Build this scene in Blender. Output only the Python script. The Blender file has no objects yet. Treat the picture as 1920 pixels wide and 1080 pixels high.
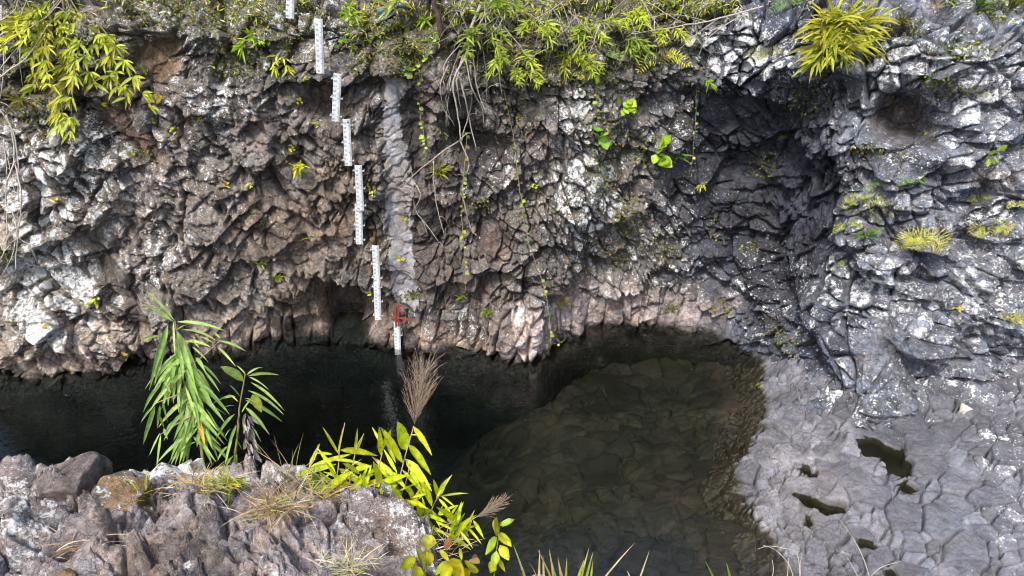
import bpy, math, random
import numpy as np
from mathutils import Vector, Matrix
rnd = random.Random(7)
sc = bpy.context.scene
COL = sc.collection
# ------------------------------------------------------------------ camera, light
F, CAMH, PITCH = 1400.0, 11.2, math.radians(31.7)
cam = bpy.data.cameras.new('camera'); camo = bpy.data.objects.new('camera', cam); COL.objects.link(camo)
camo.location = (0, 0, CAMH); camo.rotation_euler = (math.radians(90) - PITCH, 0, 0)
cam.sensor_width = 36; cam.lens = 36 * F / 1920; cam.clip_start = .05; cam.clip_end = 500
sc.camera = camo
SUN_EL, SUN_AZ = math.radians(57), math.radians(208)     # azimuth clockwise from +Y: high, behind the camera, a little to the left
w = bpy.data.worlds.new('World'); sc.world = w; w.use_nodes = True
nt = w.node_tree; nt.nodes.clear()
sky = nt.nodes.new('ShaderNodeTexSky'); sky.sky_type = 'NISHITA'; sky.sun_disc = False
sky.sun_elevation = SUN_EL; sky.sun_rotation = SUN_AZ; sky.air_density = 1.0; sky.dust_density = 4.0; sky.ozone_density = 1.0
bg = nt.nodes.new('ShaderNodeBackground'); bg.inputs[1].default_value = .11
wo = nt.nodes.new('ShaderNodeOutputWorld')
nt.links.new(sky.outputs[0], bg.inputs[0]); nt.links.new(bg.outputs[0], wo.inputs[0])
sl = bpy.data.lights.new('sun', 'SUN'); sl.energy = 1.9; sl.angle = math.radians(11); sl.color = (1, .96, .91)
so = bpy.data.objects.new('sun', sl); COL.objects.link(so)
sd = Vector((math.sin(SUN_AZ) * math.cos(SUN_EL), math.cos(SUN_AZ) * math.cos(SUN_EL), math.sin(SUN_EL)))
so.rotation_euler = sd.to_track_quat('Z', 'Y').to_euler(); so.location = (0, -10, 30)
sc.view_settings.view_transform = 'Standard'; sc.view_settings.look = 'None'
sc.view_settings.exposure = 1.2; sc.view_settings.gamma = 1; sc.view_settings.use_curve_mapping = False
sc.cycles.pixel_filter_type = 'BLACKMAN_HARRIS'; sc.cycles.filter_width = 1.05
sc.cycles.max_bounces = 8; sc.cycles.transparent_max_bounces = 24; sc.cycles.volume_bounces = 0

# ------------------------------------------------------------------ helpers: space
CP, SP = math.cos(PITCH), math.sin(PITCH)
def ray(px, py):
    x = (px - 960) / F; y = -(py - 540) / F
    return np.array([x, CP + y * SP, -SP + y * CP])
def at_z(px, py, z=0.):
    d = ray(px, py); return np.array([0, 0, CAMH]) + d * ((z - CAMH) / d[2])
def at_y(px, py, Y):
    d = ray(px, py); return np.array([0, 0, CAMH]) + d * (Y / d[1])
def at_d(px, py, D):                     # point at axial depth D
    return np.array([0, 0, CAMH]) + ray(px, py) * D
def proj(P):
    x = P[..., 0]; y = P[..., 1]; z = P[..., 2] - CAMH
    d = y * CP - z * SP; u = y * SP + z * CP
    d = np.maximum(d, .01)
    return 960 + F * x / d, 540 - F * u / d, d
def sstep(a, b, x):
    t = np.clip((x - a) / (b - a), 0, 1); return t * t * (3 - 2 * t)

# ------------------------------------------------------------------ helpers: noise
def _h(ix, iy, seed):
    h = (ix.astype(np.int64) * 374761393 + iy.astype(np.int64) * 668265263 + seed * 1442695041) & 0xffffffff
    h = ((h ^ (h >> 13)) * 1274126177) & 0xffffffff
    h = ((h ^ (h >> 15)) * 2246822519) & 0xffffffff
    return ((h ^ (h >> 16)) & 0xffffff) / float(0x1000000)
def vnoise(x, y, seed):
    ix = np.floor(x); iy = np.floor(y); fx = x - ix; fy = y - iy
    fx = fx * fx * fx * (fx * (fx * 6 - 15) + 10); fy = fy * fy * fy * (fy * (fy * 6 - 15) + 10)
    a = _h(ix, iy, seed); b = _h(ix + 1, iy, seed); c = _h(ix, iy + 1, seed); d = _h(ix + 1, iy + 1, seed)
    return (a + (b - a) * fx + (c - a) * fy + (a - b - c + d) * fx * fy) * 2 - 1
def fbm(x, y, seed, octv=4, gain=.5):
    s = 0; a = 1.; t = 0
    for i in range(octv):
        s = s + a * vnoise(x, y, seed + i * 17); t += a; a *= gain
        x, y = x * 1.93 + y * .35, y * 1.93 - x * .35
    return s / t
def voro(x, y, seed, jit=.85):
    """nearest cell of a jittered lattice: id, offset to its centre, distance to its edge, three random numbers per cell"""
    ix = np.floor(x); iy = np.floor(y)
    f1 = np.full(x.shape, 9e9); f2 = f1.copy(); cx = np.zeros_like(x); cy = cx.copy(); c2x = cx.copy(); c2y = cx.copy(); bi = cx.copy(); bj = cx.copy()
    for dx in (-1, 0, 1):
        for dy in (-1, 0, 1):
            jx = ix + dx; jy = iy + dy
            qx = jx + .5 + (_h(jx, jy, seed) - .5) * jit; qy = jy + .5 + (_h(jx, jy, seed + 91) - .5) * jit
            d = (qx - x) ** 2 + (qy - y) ** 2
            m = d < f1; m2 = (~m) & (d < f2)
            f2 = np.where(m, f1, np.where(m2, d, f2))
            c2x = np.where(m, cx, np.where(m2, qx, c2x)); c2y = np.where(m, cy, np.where(m2, qy, c2y))
            f1 = np.where(m, d, f1); cx = np.where(m, qx, cx); cy = np.where(m, qy, cy); bi = np.where(m, jx, bi); bj = np.where(m, jy, bj)
    edge = (f2 - f1) / (2 * np.sqrt((c2x - cx) ** 2 + (c2y - cy) ** 2) + 1e-6)
    r = [_h(bi, bj, seed + 200 + k) for k in range(4)]
    return ((bi + 2000) * 5000 + bj + 2000).astype(np.int64), x - cx, y - cy, edge, r

# ------------------------------------------------------------------ helpers: objects
def tag(o, label=None, cat=None, group=None, kind=None):
    if label: o['label'] = label
    if cat: o['category'] = cat
    if group: o['group'] = group
    if kind: o['kind'] = kind
    return o
def empty(name, loc=(0, 0, 0)):
    o = bpy.data.objects.new(name, None); o.location = loc; o.empty_display_size = .1; COL.objects.link(o); return o
def link(name, me, mat=None, parent=None, smooth=True):
    o = bpy.data.objects.new(name, me); COL.objects.link(o)
    if mat and not me.materials: me.materials.append(mat)
    if smooth and len(me.polygons): me.polygons.foreach_set('use_smooth', np.ones(len(me.polygons), bool))
    if parent:
        o.parent = parent; o.matrix_parent_inverse = Matrix.Translation(-parent.location)
    return o
def fast_mesh(name, V, Fq, attrs):
    me = bpy.data.meshes.new(name); k = Fq.shape[1]
    me.vertices.add(len(V)); me.vertices.foreach_set('co', np.ascontiguousarray(V, np.float32).ravel())
    me.loops.add(Fq.size); me.loops.foreach_set('vertex_index', np.ascontiguousarray(Fq, np.int32).ravel())
    me.polygons.add(len(Fq)); me.polygons.foreach_set('loop_start', np.arange(0, Fq.size, k, dtype=np.int32))
    for nm, A in attrs.items():
        if A.ndim == 2:
            a = me.attributes.new(nm, 'FLOAT_COLOR', 'POINT'); a.data.foreach_set('color', np.ascontiguousarray(A, np.float32).ravel())
        else:
            a = me.attributes.new(nm, 'FLOAT', 'POINT'); a.data.foreach_set('value', np.ascontiguousarray(A, np.float32))
    me.update(calc_edges=True); return me
def grid_faces(nu, nv):
    i = np.arange(nu * nv).reshape(nu, nv)
    return np.stack([i[:-1, :-1], i[1:, :-1], i[1:, 1:], i[:-1, 1:]], -1).reshape(-1, 4)
def split_stones(V, Fq, ids, attrs, root, mat, n=300, rest='small_stones', stone='stone', smooth=False):
    """cut a rock sheet along its joints: the n stones that show largest become parts, the rest one part"""
    fid = ids[Fq[:, 0]]
    order = np.argsort(fid, kind='stable'); fs = fid[order]
    uid, st, cnt = np.unique(fs, return_index=True, return_counts=True)
    px, py, d = proj(V)
    q = np.stack([px[Fq], py[Fq]], -1); a = q[:, 2] - q[:, 0]; b = q[:, 3] - q[:, 1]
    ar = a[:, 0] * b[:, 1] - a[:, 1] * b[:, 0]
    c = q.mean(1); ok = (c[:, 0] > 0) & (c[:, 0] < 1920) & (c[:, 1] > 0) & (c[:, 1] < 1080)
    ar = np.where(ok, np.abs(ar), 0)
    tot = np.add.reduceat(ar[order], st)
    tot[uid < 0] = -1
    big = np.argsort(-tot)[:n]
    keep = np.ones(len(Fq), bool)
    def sub(fi):
        f = Fq[fi]; u, inv = np.unique(f, return_inverse=True)
        return V[u], inv.reshape(f.shape), {k: A[u] for k, A in attrs.items()}
    for g in big:
        if tot[g] <= 30: continue
        fi = order[st[g]:st[g] + cnt[g]]; keep[fi] = False
        v, f, at = sub(fi)
        link(stone, fast_mesh(stone, v, f, at), mat, root, smooth)
    v, f, at = sub(np.nonzero(keep)[0])
    o = link(rest, fast_mesh(rest, v, f, at), mat, root, smooth); o['kind'] = 'stuff'
    return o

# ------------------------------------------------------------------ materials
def new_mat(name):
    m = bpy.data.materials.new(name); m.use_nodes = True; m.node_tree.nodes.clear(); return m, m.node_tree
class NT:
    def __init__(s, t): s.t = t
    def n(s, kind, **kw):
        nd = s.t.nodes.new('ShaderNode' + kind)
        for k, v in kw.items():
            if k.startswith('i_'): nd.inputs[int(k[2:]) if k[2:].isdigit() else k[2:].replace('_', ' ')].default_value = v
            else: setattr(nd, k, v)
        return nd
    def l(s, a, b): s.t.links.new(a, b)
    def math(s, op, a, b=None, clamp=False):
        nd = s.t.nodes.new('ShaderNodeMath'); nd.operation = op; nd.use_clamp = clamp
        for i, v in enumerate((a, b)):
            if v is None: continue
            if isinstance(v, (int, float)): nd.inputs[i].default_value = v
            else: s.l(v, nd.inputs[i])
        return nd.outputs[0]
    def mix(s, f, a, b, blend='MIX'):
        nd = s.t.nodes.new('ShaderNodeMix'); nd.data_type = 'RGBA'; nd.blend_type = blend
        for sock, v in ((nd.inputs[0], f), (nd.inputs[6], a), (nd.inputs[7], b)):
            if isinstance(v, (int, float)): sock.default_value = v
            elif isinstance(v, tuple): sock.default_value = (*v, 1)
            else: s.l(v, sock)
        return nd.outputs[2]
    def ramp(s, f, lo, hi, a=0., b=1.):
        nd = s.t.nodes.new('ShaderNodeMapRange'); nd.interpolation_type = 'SMOOTHSTEP'
        s.l(f, nd.inputs[0])
        for i, v in zip((1, 2, 3, 4), (lo, hi, a, b)):
            if isinstance(v, (int, float)): nd.inputs[i].default_value = v
            else: s.l(v, nd.inputs[i])
        return nd.outputs[0]

def rock_material(name, scale=1., bump=.6, stain=.65, mott=1., jw=.45, rusty=.5):
    m, t = new_mat(name); N = NT(t)
    geo = N.n('NewGeometry'); pos = geo.outputs['Position']
    at = N.n('Attribute', attribute_name='col'); wet = N.n('Attribute', attribute_name='wet')
    def noise(sc_, det, rough, off=0.):
        nd = N.n('TexNoise'); nd.inputs['Scale'].default_value = sc_ * scale; nd.inputs['Detail'].default_value = det; nd.inputs['Roughness'].default_value = rough
        mp = N.n('Mapping'); mp.inputs[1].default_value = (off, off * 2, off * 3); N.l(pos, mp.inputs[0]); N.l(mp.outputs[0], nd.inputs['Vector'])
        return nd.outputs[0]
    big = noise(1.7, 5, .6); mid = noise(9, 8, .68, 5); fine = noise(45, 6, .7, 9)
    c = at.outputs['Color']
    k1 = N.ramp(big, .3, .7, .72, 1.3); k2 = N.ramp(mid, .25, .75, 1 - .5 * mott, 1 + .5 * mott); k3 = N.ramp(fine, .25, .75, .6, 1.4)
    k = N.math('MULTIPLY', N.math('MULTIPLY', k1, k2), k3)
    mul = N.n('VectorMath', operation='SCALE'); N.l(c, mul.inputs[0]); N.l(k, mul.inputs['Scale'])
    # warm / cool mineral tint
    tint = N.mix(N.ramp(noise(3.1, 4, .6, 31), .35, .7), (1 + .16 * rusty, 1 - .04 * rusty, 1 - .24 * rusty), (.95, 1., 1.06))
    c1 = N.mix(1., mul.outputs[0], tint, 'MULTIPLY')
    # black weathering stains running down, and hairline joints
    smp = N.n('Mapping'); smp.inputs[3].default_value = (1., 1., .45); N.l(pos, smp.inputs[0])
    sn = N.n('TexNoise'); sn.inputs['Scale'].default_value = 2.6 * scale; sn.inputs['Detail'].default_value = 9; sn.inputs['Roughness'].default_value = .66; N.l(smp.outputs[0], sn.inputs['Vector'])
    c1 = N.mix(N.math('MULTIPLY', N.ramp(sn.outputs[0], .50, .60), stain), c1, N.mix(1., c1, (.34, .33, .34), 'MULTIPLY'))
    jn = N.n('TexNoise'); jn.inputs['Scale'].default_value = 5 * scale; jn.inputs['Detail'].default_value = 3; N.l(pos, jn.inputs['Vector'])
    jv = N.n('TexVoronoi', feature='DISTANCE_TO_EDGE'); jv.inputs['Scale'].default_value = 7.5 * scale; N.l(N.mix(.10, pos, jn.outputs['Color'], 'ADD'), jv.inputs['Vector'])
    jc = N.n('TexVoronoi', feature='F1'); jc.inputs['Scale'].default_value = 7.5 * scale; N.l(N.mix(.10, pos, jn.outputs['Color'], 'ADD'), jc.inputs['Vector'])
    joint = N.ramp(jv.outputs['Distance'], 0., .07)
    jr = N.n('SeparateColor'); N.l(jc.outputs['Color'], jr.inputs[0])
    # rusty blotches
    rust = N.math('MULTIPLY', N.ramp(noise(2.3, 6, .65, 17), .58, .72), rusty)
    c1 = N.mix(rust, c1, N.mix(1., c1, (1.35, .98, .66), 'MULTIPLY'))
    # lichen: crusty patches by density, and scattered pale dots
    L = at.outputs['Alpha']
    thr = N.math('SUBTRACT', .655, N.math('MULTIPLY', L, .28))
    ln = N.math('ADD', N.math('MULTIPLY', noise(5.5, 10, .72, 3), .62), N.math('MULTIPLY', noise(17, 6, .7, 13), .38))
    lm = N.ramp(ln, N.math('SUBTRACT', thr, .025), N.math('ADD', thr, .03))
    vo = N.n('TexVoronoi', feature='F1'); vo.inputs['Scale'].default_value = 17 * scale
    dn = N.n('TexNoise'); dn.inputs['Scale'].default_value = 30 * scale; N.l(pos, dn.inputs['Vector'])
    dm = N.mix(.04, pos, dn.outputs['Color'], 'ADD'); N.l(dm, vo.inputs['Vector'])
    rs = N.n('SeparateColor'); N.l(vo.outputs['Color'], rs.inputs[0])
    rad = N.math('MULTIPLY', N.math('MULTIPLY', rs.outputs[0], rs.outputs[0]), N.math('ADD', N.math('MULTIPLY', L, .75), .08))
    dots = N.ramp(N.math('SUBTRACT', rad, vo.outputs['Distance']), -.01, .05)
    dots = N.math('MULTIPLY', dots, N.ramp(L, .02, .25))
    lich = N.math('MAXIMUM', lm, N.math('MULTIPLY', dots, .9))
    lich = N.math('MULTIPLY', lich, N.ramp(noise(60, 4, .8, 23), .2, .5, .55, 1.))
    lc = N.mix(N.ramp(mid, .35, .65), (.56, .58, .57), (.78, .80, .81))
    lc = N.mix(N.ramp(fine, .6, .75), lc, (.45, .44, .36))
    c2 = N.mix(lich, c1, lc)
    # moss film
    ms = N.n('Attribute', attribute_name='moss')
    mm = N.math('MULTIPLY', N.ramp(noise(6, 9, .72, 41), .42, .62), ms.outputs['Fac'], True)
    c2 = N.mix(mm, c2, N.mix(fine, (.03, .04, .008), (.12, .12, .02)))
    b = N.n('BsdfPrincipled'); N.l(c2, b.inputs['Base Color'])
    rg = N.ramp(wet.outputs['Fac'], 0, 1, .82, .42); N.l(rg, b.inputs['Roughness'])
    b.inputs['Specular IOR Level'].default_value = .45
    hgt = N.math('ADD', N.math('MULTIPLY', mid, 1.), N.math('MULTIPLY', fine, .35)); hgt = N.math('ADD', hgt, N.math('ADD', N.math('MULTIPLY', lich, .12), N.math('ADD', N.math('MULTIPLY', joint, jw), N.math('MULTIPLY', jr.outputs[0], jw * .8))))
    bp = N.n('Bump'); bp.inputs['Strength'].default_value = bump; bp.inputs['Distance'].default_value = .07 / scale
    N.l(hgt, bp.inputs['Height']); N.l(bp.outputs[0], b.inputs['Normal'])
    o = N.n('OutputMaterial'); N.l(b.outputs[0], o.inputs[0])
    return m
ROCK = rock_material('cliff_basalt', 1., .8, .7); SHELF = rock_material('shelf_basalt', 1.3, .45, .16, .5, .22, .15); LEDGE = rock_material('ledge_basalt', 3.2, 1., .5, 1.15, .16)

def leaf_material(name, trans=.4, rough=.55):
    m, t = new_mat(name); N = NT(t)
    at = N.n('Attribute', attribute_name='col')
    geo = N.n('NewGeometry'); no = N.n('TexNoise'); no.inputs['Scale'].default_value = 30; N.l(geo.outputs['Position'], no.inputs['Vector'])
    c = N.n('VectorMath', operation='SCALE'); N.l(at.outputs['Color'], c.inputs[0]); N.l(N.ramp(no.outputs[0], .3, .7, .8, 1.2), c.inputs['Scale'])
    sp = N.n('TexNoise'); sp.inputs['Scale'].default_value = 75; sp.inputs['Detail'].default_value = 4; N.l(geo.outputs['Position'], sp.inputs['Vector'])
    lcol = N.mix(N.math('MULTIPLY', N.ramp(sp.outputs[0], .62, .70), .7), c.outputs[0], (.16, .11, .04))
    b = N.n('BsdfPrincipled'); N.l(lcol, b.inputs['Base Color']); b.inputs['Roughness'].default_value = rough
    tr = N.n('BsdfTranslucent'); N.l(lcol, tr.inputs[0])
    mx = N.n('MixShader'); mx.inputs[0].default_value = trans; N.l(b.outputs[0], mx.inputs[1]); N.l(tr.outputs[0], mx.inputs[2])
    o = N.n('OutputMaterial'); N.l(mx.outputs[0], o.inputs[0]); return m
LEAF = leaf_material('leaf'); DRY = leaf_material('dry_straw', .15, .8)

def plain(name, col, rough=.6, metal=0., grime=.25, gs=12.):
    m, t = new_mat(name); N = NT(t)
    geo = N.n('NewGeometry'); no = N.n('TexNoise'); no.inputs['Scale'].default_value = gs; no.inputs['Detail'].default_value = 7; no.inputs['Roughness'].default_value = .7
    N.l(geo.outputs['Position'], no.inputs['Vector'])
    k = N.ramp(no.outputs[0], .3, .72, 1. - grime, 1. + grime * .4)
    c = N.n('VectorMath', operation='SCALE', i_0=col); N.l(k, c.inputs['Scale'])
    b = N.n('BsdfPrincipled'); N.l(c.outputs[0], b.inputs['Base Color']); b.inputs['Roughness'].default_value = rough; b.inputs['Metallic'].default_value = metal
    bp = N.n('Bump'); bp.inputs['Strength'].default_value = .3; bp.inputs['Distance'].default_value = .01; N.l(no.outputs[0], bp.inputs['Height']); N.l(bp.outputs[0], b.inputs['Normal'])
    o = N.n('OutputMaterial'); N.l(b.outputs[0], o.inputs[0]); return m
M_BOARD = plain('gauge_enamel', (.66, .70, .72), .4, 0, .25, 5); M_INK = plain('gauge_ink', (.09, .11, .15), .5)
M_STEEL = plain('bracket_steel', (.62, .63, .63), .5, .3, .3); M_RED = plain('red_primer', (.27, .045, .035), .7, 0, .5, 25)
M_BARK = plain('bark', (.075, .05, .035), .9, 0, .5, 20); M_ROOT = plain('dead_wood', (.36, .33, .29), .9, 0, .5, 30)
M_TWIG = plain('dead_twig', (.42, .38, .33), .9, 0, .4, 30); M_VINE = plain('vine_stem', (.24, .20, .09), .8, 0, .4, 30)
M_STEM = plain('green_stem', (.16, .15, .05), .7, 0, .4, 40); M_PLAST = plain('blue_plastic', (.10, .19, .24), .35, 0, .4)
M_PLUME = plain('plume', (.40, .27, .22), .8, 0, .4, 60); M_PLUMEG = plain('plume_green', (.30, .33, .12), .8, 0, .3, 60)

def water_material(name, bump=.12, tint=(1, 1, 1), absorb=None, dens=1., sc_=5., ior=1.33):
    m, t = new_mat(name); N = NT(t)
    geo = N.n('NewGeometry'); mp = N.n('Mapping'); mp.inputs[3].default_value = (1., 1.8, 1.); N.l(geo.outputs['Position'], mp.inputs[0])
    no = N.n('TexNoise'); no.inputs['Scale'].default_value = sc_; no.inputs['Detail'].default_value = 3; no.inputs['Distortion'].default_value = .8; N.l(mp.outputs[0], no.inputs['Vector'])
    bp = N.n('Bump'); bp.inputs['Strength'].default_value = bump; bp.inputs['Distance'].default_value = .1; N.l(no.outputs[0], bp.inputs['Height'])
    fr = N.n('Fresnel'); fr.inputs[0].default_value = ior; N.l(bp.outputs[0], fr.inputs['Normal'])
    gl = N.n('BsdfGlossy'); gl.inputs['Roughness'].default_value = .02; N.l(bp.outputs[0], gl.inputs['Normal'])
    tr = N.n('BsdfTransparent'); tr.inputs[0].default_value = (*tint, 1)
    mx = N.n('MixShader'); N.l(fr.outputs[0], mx.inputs[0]); N.l(tr.outputs[0], mx.inputs[1]); N.l(gl.outputs[0], mx.inputs[2])
    o = N.n('OutputMaterial'); N.l(mx.outputs[0], o.inputs[0])
    if absorb:
        va = N.n('VolumeAbsorption'); va.inputs[0].default_value = (*absorb, 1); va.inputs[1].default_value = dens; N.l(va.outputs[0], o.inputs['Volume'])
    return m
WATER = water_material('pool_water', .11, (1, 1, 1), (.32, .46, .44), .62, 4.5, 1.6); PUDDLE = water_material('puddle_water', .03, (.55, .56, .45), None, 1., 9., 1.45)

# ------------------------------------------------------------------ the cliff
BX = [-20, -14, -12.2, -10.9, -8.95, -6.9, -5.6, -4.5, -2.9, -1.76, -.8, .15, .55, 1.1, 1.9, 2.7, 4.1, 5.1, 5.85, 6.2, 7.0, 7.7, 9, 11, 14, 20]
BY = [14, 13.9, 14.0, 14.0, 14.75, 15.4, 15.85, 16.0, 15.55, 15.42, 15.05, 14.65, 14.6, 15.4, 16.1, 16.4, 16.4, 15.9, 15.0, 14.3, 12.9, 12.2, 12.6, 12.9, 13, 13]
UX = [-20, -14, -9, -5, -2, 1, 4, 5.5, 6.5, 8, 11, 14, 20]
UY = [14, 14.2, 15.0, 15.45, 15.45, 15.6, 16.3, 15.9, 14.3, 12.7, 12.4, 12.5, 12.6]
KX = [-14, -9, -5, -2, 1, 4, 6, 8, 11, 14]; KS = [.22, .12, 0, 0, .03, .05, .12, .25, .30, .30]
def ybase(x, z):
    xs = np.linspace(-20, 20, 801)
    def sm(X, Y, r):
        y = np.interp(xs, X, Y); k = np.hanning(r); k /= k.sum(); return np.convolve(np.pad(y, r // 2, 'edge'), k, 'same')[r // 2:-(r // 2)] if r > 2 else y
    lo = np.interp(x, xs, sm(BX, BY, 9)); up = np.interp(x, xs, sm(UX, UY, 45))
    t = sstep(.2, 3.2, z); lo = lo - .75 * np.exp(-np.maximum(z - .2, 0) / .55) * sstep(5.9, 8.4, x)
    return lo + (up - lo) * t + np.interp(x, KX, KS) * np.maximum(z, 0) + .75 * np.maximum(z - 7.5, 0) * sstep(7.2, 8.4, z)
STEP = .0225
xf = np.linspace(-13.6, 13.6, 4001); yl = ybase(xf, np.full_like(xf, 1.2))
arc = np.concatenate([[0], np.cumsum(np.hypot(np.diff(xf), np.diff(yl)))])
ns = int(arc[-1] / STEP); S1 = np.linspace(0, arc[-1], ns); X1 = np.interp(S1, arc, xf)
Z1 = np.concatenate([np.arange(-3.6, -.35, .09), np.arange(-.3, 9.3, STEP), np.arange(9.3, 11.2, .1)])
nz = len(Z1)
S, Z = np.meshgrid(S1, Z1, indexing='ij'); X = np.meshgrid(X1, Z1, indexing='ij')[0]
S0 = np.interp(0., xf, arc); S = (S - S0)
Y = ybase(X, Z)
B = np.stack([X, Y, Z], -1)
du = np.gradient(B, axis=0); dv = np.gradient(B, axis=1)
nrm = np.cross(du, dv); nrm /= np.linalg.norm(nrm, axis=-1, keepdims=True); nrm *= np.where(nrm[..., 1:2] > 0, -1, 1)
px0, py0, _ = proj(B)
wob = 28 * fbm(S * .9, Z * .9, 5, 4); wob2 = 28 * fbm(S * .9, Z * .9, 55, 4)
PX, PY = px0 + wob, py0 + wob2
def blob(cx, cy, rx, ry, ang=0., p=2., a=None, b=None):
    a = PX if a is None else a; b = PY if b is None else b
    c, s = math.cos(math.radians(ang)), math.sin(math.radians(ang))
    u = ((a - cx) * c + (b - cy) * s) / rx; v = (-(a - cx) * s + (b - cy) * c) / ry
    return np.exp(-(u * u + v * v) ** (p / 2))
# --- large shapes (metres, outwards positive)
mac = .22 * fbm(S * .55, Z * .55, 11, 3) + .16 * fbm(S * 1.5, Z * 1.3, 12, 3)
for cx, cy, rx, ry, an, p, d in (
    (275, 112, 48, 55, 0, 6, -.45), (225, 242, 95, 34, 42, 4, -.35), (150, 235, 95, 13, 55, 4, -.3), (600, 200, 55, 30, -10, 4, -.45),
    (700, 165, 70, 18, 0, 4, -.35), (655, 588, 58, 38, 12, 5, -1.4), (560, 618, 60, 13, -8, 4, -.5), (726, 585, 14, 30, 0, 4, -.3),
    (785, 225, 32, 95, 3, 4, -.22), (900, 288, 52, 36, 25, 4, -.6), (985, 185, 45, 15, 20, 4, -.35), (870, 105, 50, 22, 0, 4, -.4),
    (1415, 370, 135, 200, -8, 2, -1.0), (1380, 215, 90, 34, 10, 3, -.3), (1560, 190, 110, 46, 8, 3, -.5), (1695, 232, 62, 46, 5, 6, -.85),
    (1412, 470, 30, 190, -14, 3, -.5), (1360, 570, 40, 80, -20, 3, -.3), (1475, 580, 60, 16, 40, 4, -.3),
    (1330, 145, 110, 26, 8, 4, .25), (1500, 130, 130, 24, 3, 4, .3), (1720, 160, 90, 20, 0, 4, .3), (1800, 270, 75, 50, -10, 4, .45),
    (1560, 290, 26, 110, 4, 4, .15), (1640, 480, 90, 45, 25, 4, .35), (1600, 600, 130, 55, 15, 4, .4), (1730, 390, 50, 40, 10, 4, .35), (1800, 130, 70, 40, 0, 4, .3),
    (1760, 500, 130, 12, 28, 4, -.35), (1850, 460, 70, 26, 0, 4, -.4), (1690, 620, 34, 34, 0, 4, -.4), (1780, 680, 60, 30, 20, 4, .3), (1870, 600, 60, 40, 10, 4, .25),
    (110, 290, 80, 45, 15, 4, .35), (120, 362, 90, 14, 8, 4, -.3), (210, 530, 26, 120, -34, 4, -.28), (290, 440, 70, 16, 40, 4, -.22),
    (90, 560, 40, 150, -40, 4, .18), (300, 560, 60, 90, -40, 3, .12), (960, 560, 80, 110, 0, 3, .3), (890, 590, 26, 70, -15, 4, -.18), (1160, 470, 60, 60, 0, 3, -.2),
    (1190, 330, 40, 100, 0, 3, -.2), (1080, 300, 60, 130, 0, 3, .2), (460, 190, 70, 40, 20, 3, .2), (560, 300, 60, 40, 30, 3, -.15), (575, 500, 20, 90, -8, 4, -.2)):
    mac = mac + d * blob(cx, cy, rx, ry, an, p)
for (x0, y0, x1, y1, wd, d) in ((1300, 520, 1470, 660, 9, -.28), (1500, 455, 1830, 560, 8, -.35), (1560, 330, 1520, 470, 9, -.3), (1755, 330, 1770, 470, 8, -.35), (1470, 170, 1480, 330, 8, -.2),
    (400, 380, 520, 500, 8, -.22), (170, 380, 330, 620, 7, -.16), (60, 500, 200, 640, 7, -.18), (110, 190, 300, 330, 8, -.25), (330, 200, 470, 330, 7, -.2), (1030, 430, 1100, 560, 7, -.15)):
    an = math.degrees(math.atan2(y1 - y0, x1 - x0)); mac = mac + d * blob((x0 + x1) / 2, (y0 + y1) / 2, math.hypot(x1 - x0, y1 - y0) / 2, wd, an, 4)
smooth = np.zeros_like(mac)
STRIP = [(741, 140), (738, 180), (730, 215), (737, 260), (746, 300), (750, 345), (747, 390), (746, 430), (752, 470), (757, 510), (758, 560)]
scx = np.interp(PY, [p[1] for p in STRIP], [p[0] for p in STRIP])
for cx, cy, rx, ry, an in ((275, 115, 45, 55, 0), (225, 242, 90, 30, 42), (600, 200, 50, 25, -10), (1695, 235, 55, 40, 5), (215, 530, 22, 110, -34), (1640, 640, 50, 40, 0), (790, 220, 25, 80, 0), (560, 440, 40, 20, 10)):
    smooth = np.maximum(smooth, .72 * blob(cx, cy, rx, ry, an, 6))
# --- joint pattern: one kind of block per zone
def rot(a):
    c, s = math.cos(math.radians(a)), math.sin(math.radians(a)); return S * c + Z * s, -S * s + Z * c
wx = .15 * fbm(S * 1.1, Z * 1.1, 71, 3, .4); wz = .15 * fbm(S * 1.1, Z * 1.1, 81, 3, .4)
cmod = .25 + 1.5 * sstep(-.35, .4, fbm(S * 1.9, Z * 1.9, 91, 4))
def layer(ang, lx, lz, seed, A, tiltx, tiltz, bias, crack, cw, dome, jit=.9, wa=1., big=2.3):
    u, v = rot(ang); u = u + wx * wa; v = v + wz * wa
    i, dx, dy, e, r = voro(u / lx, v / lz, seed, jit)
    em = e * min(lx, lz)
    if big:                                  # some of the larger blocks are whole, the others are broken up
        kx, kz = lx * big, lz * big
        I, DX, DY, E_, R = voro(u / kx + 9, v / kz + 4, seed + 7, jit)
        EM = E_ * min(kx, kz); whole = R[3] < .42
        i = np.where(whole, I + 5 * 10 ** 8, i); em = np.where(whole, EM, np.minimum(em, EM))
        dx = np.where(whole, DX * big * .8, dx); dy = np.where(whole, DY * big * .8, dy)
        r = [np.where(whole, R[k], .5 * R[k] + .5 * r[k] if k == 0 else r[k]) for k in range(4)]
    d = A * (r[0] - .5) * 2 + (r[1] - .5) * 2 * tiltx * dx * lx + ((r[2] - .5) * 2 * tiltz + bias) * dy * lz
    d = d - crack * cmod * (1 - sstep(0, cw * (.6 + .5 * cmod), em)) + dome * (1 - np.exp(-em / .06))
    return i, d, em, r[3]
hc = np.interp(X, [-14, -9, -8, -6, -4.5, -2.5, 0, .8, 1.5, 4, 5.5, 6.1, 6.5], [0, 0, .5, .8, .5, 1.1, 1.3, 1.3, .8, .9, .5, 0, -5]) + .3 * fbm(S * 2, Z * 0, 33, 3)
bnd = np.interp(PY, [0, 170, 350, 480, 600, 720], [1470, 1560, 1600, 1500, 1470, 1440])
zone = np.full(PX.shape, 3)
zone[PX < 610] = 2
zone[(PX > 1225)] = 4
zone[(PY < 165) & (PX < 1300)] = 0
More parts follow.
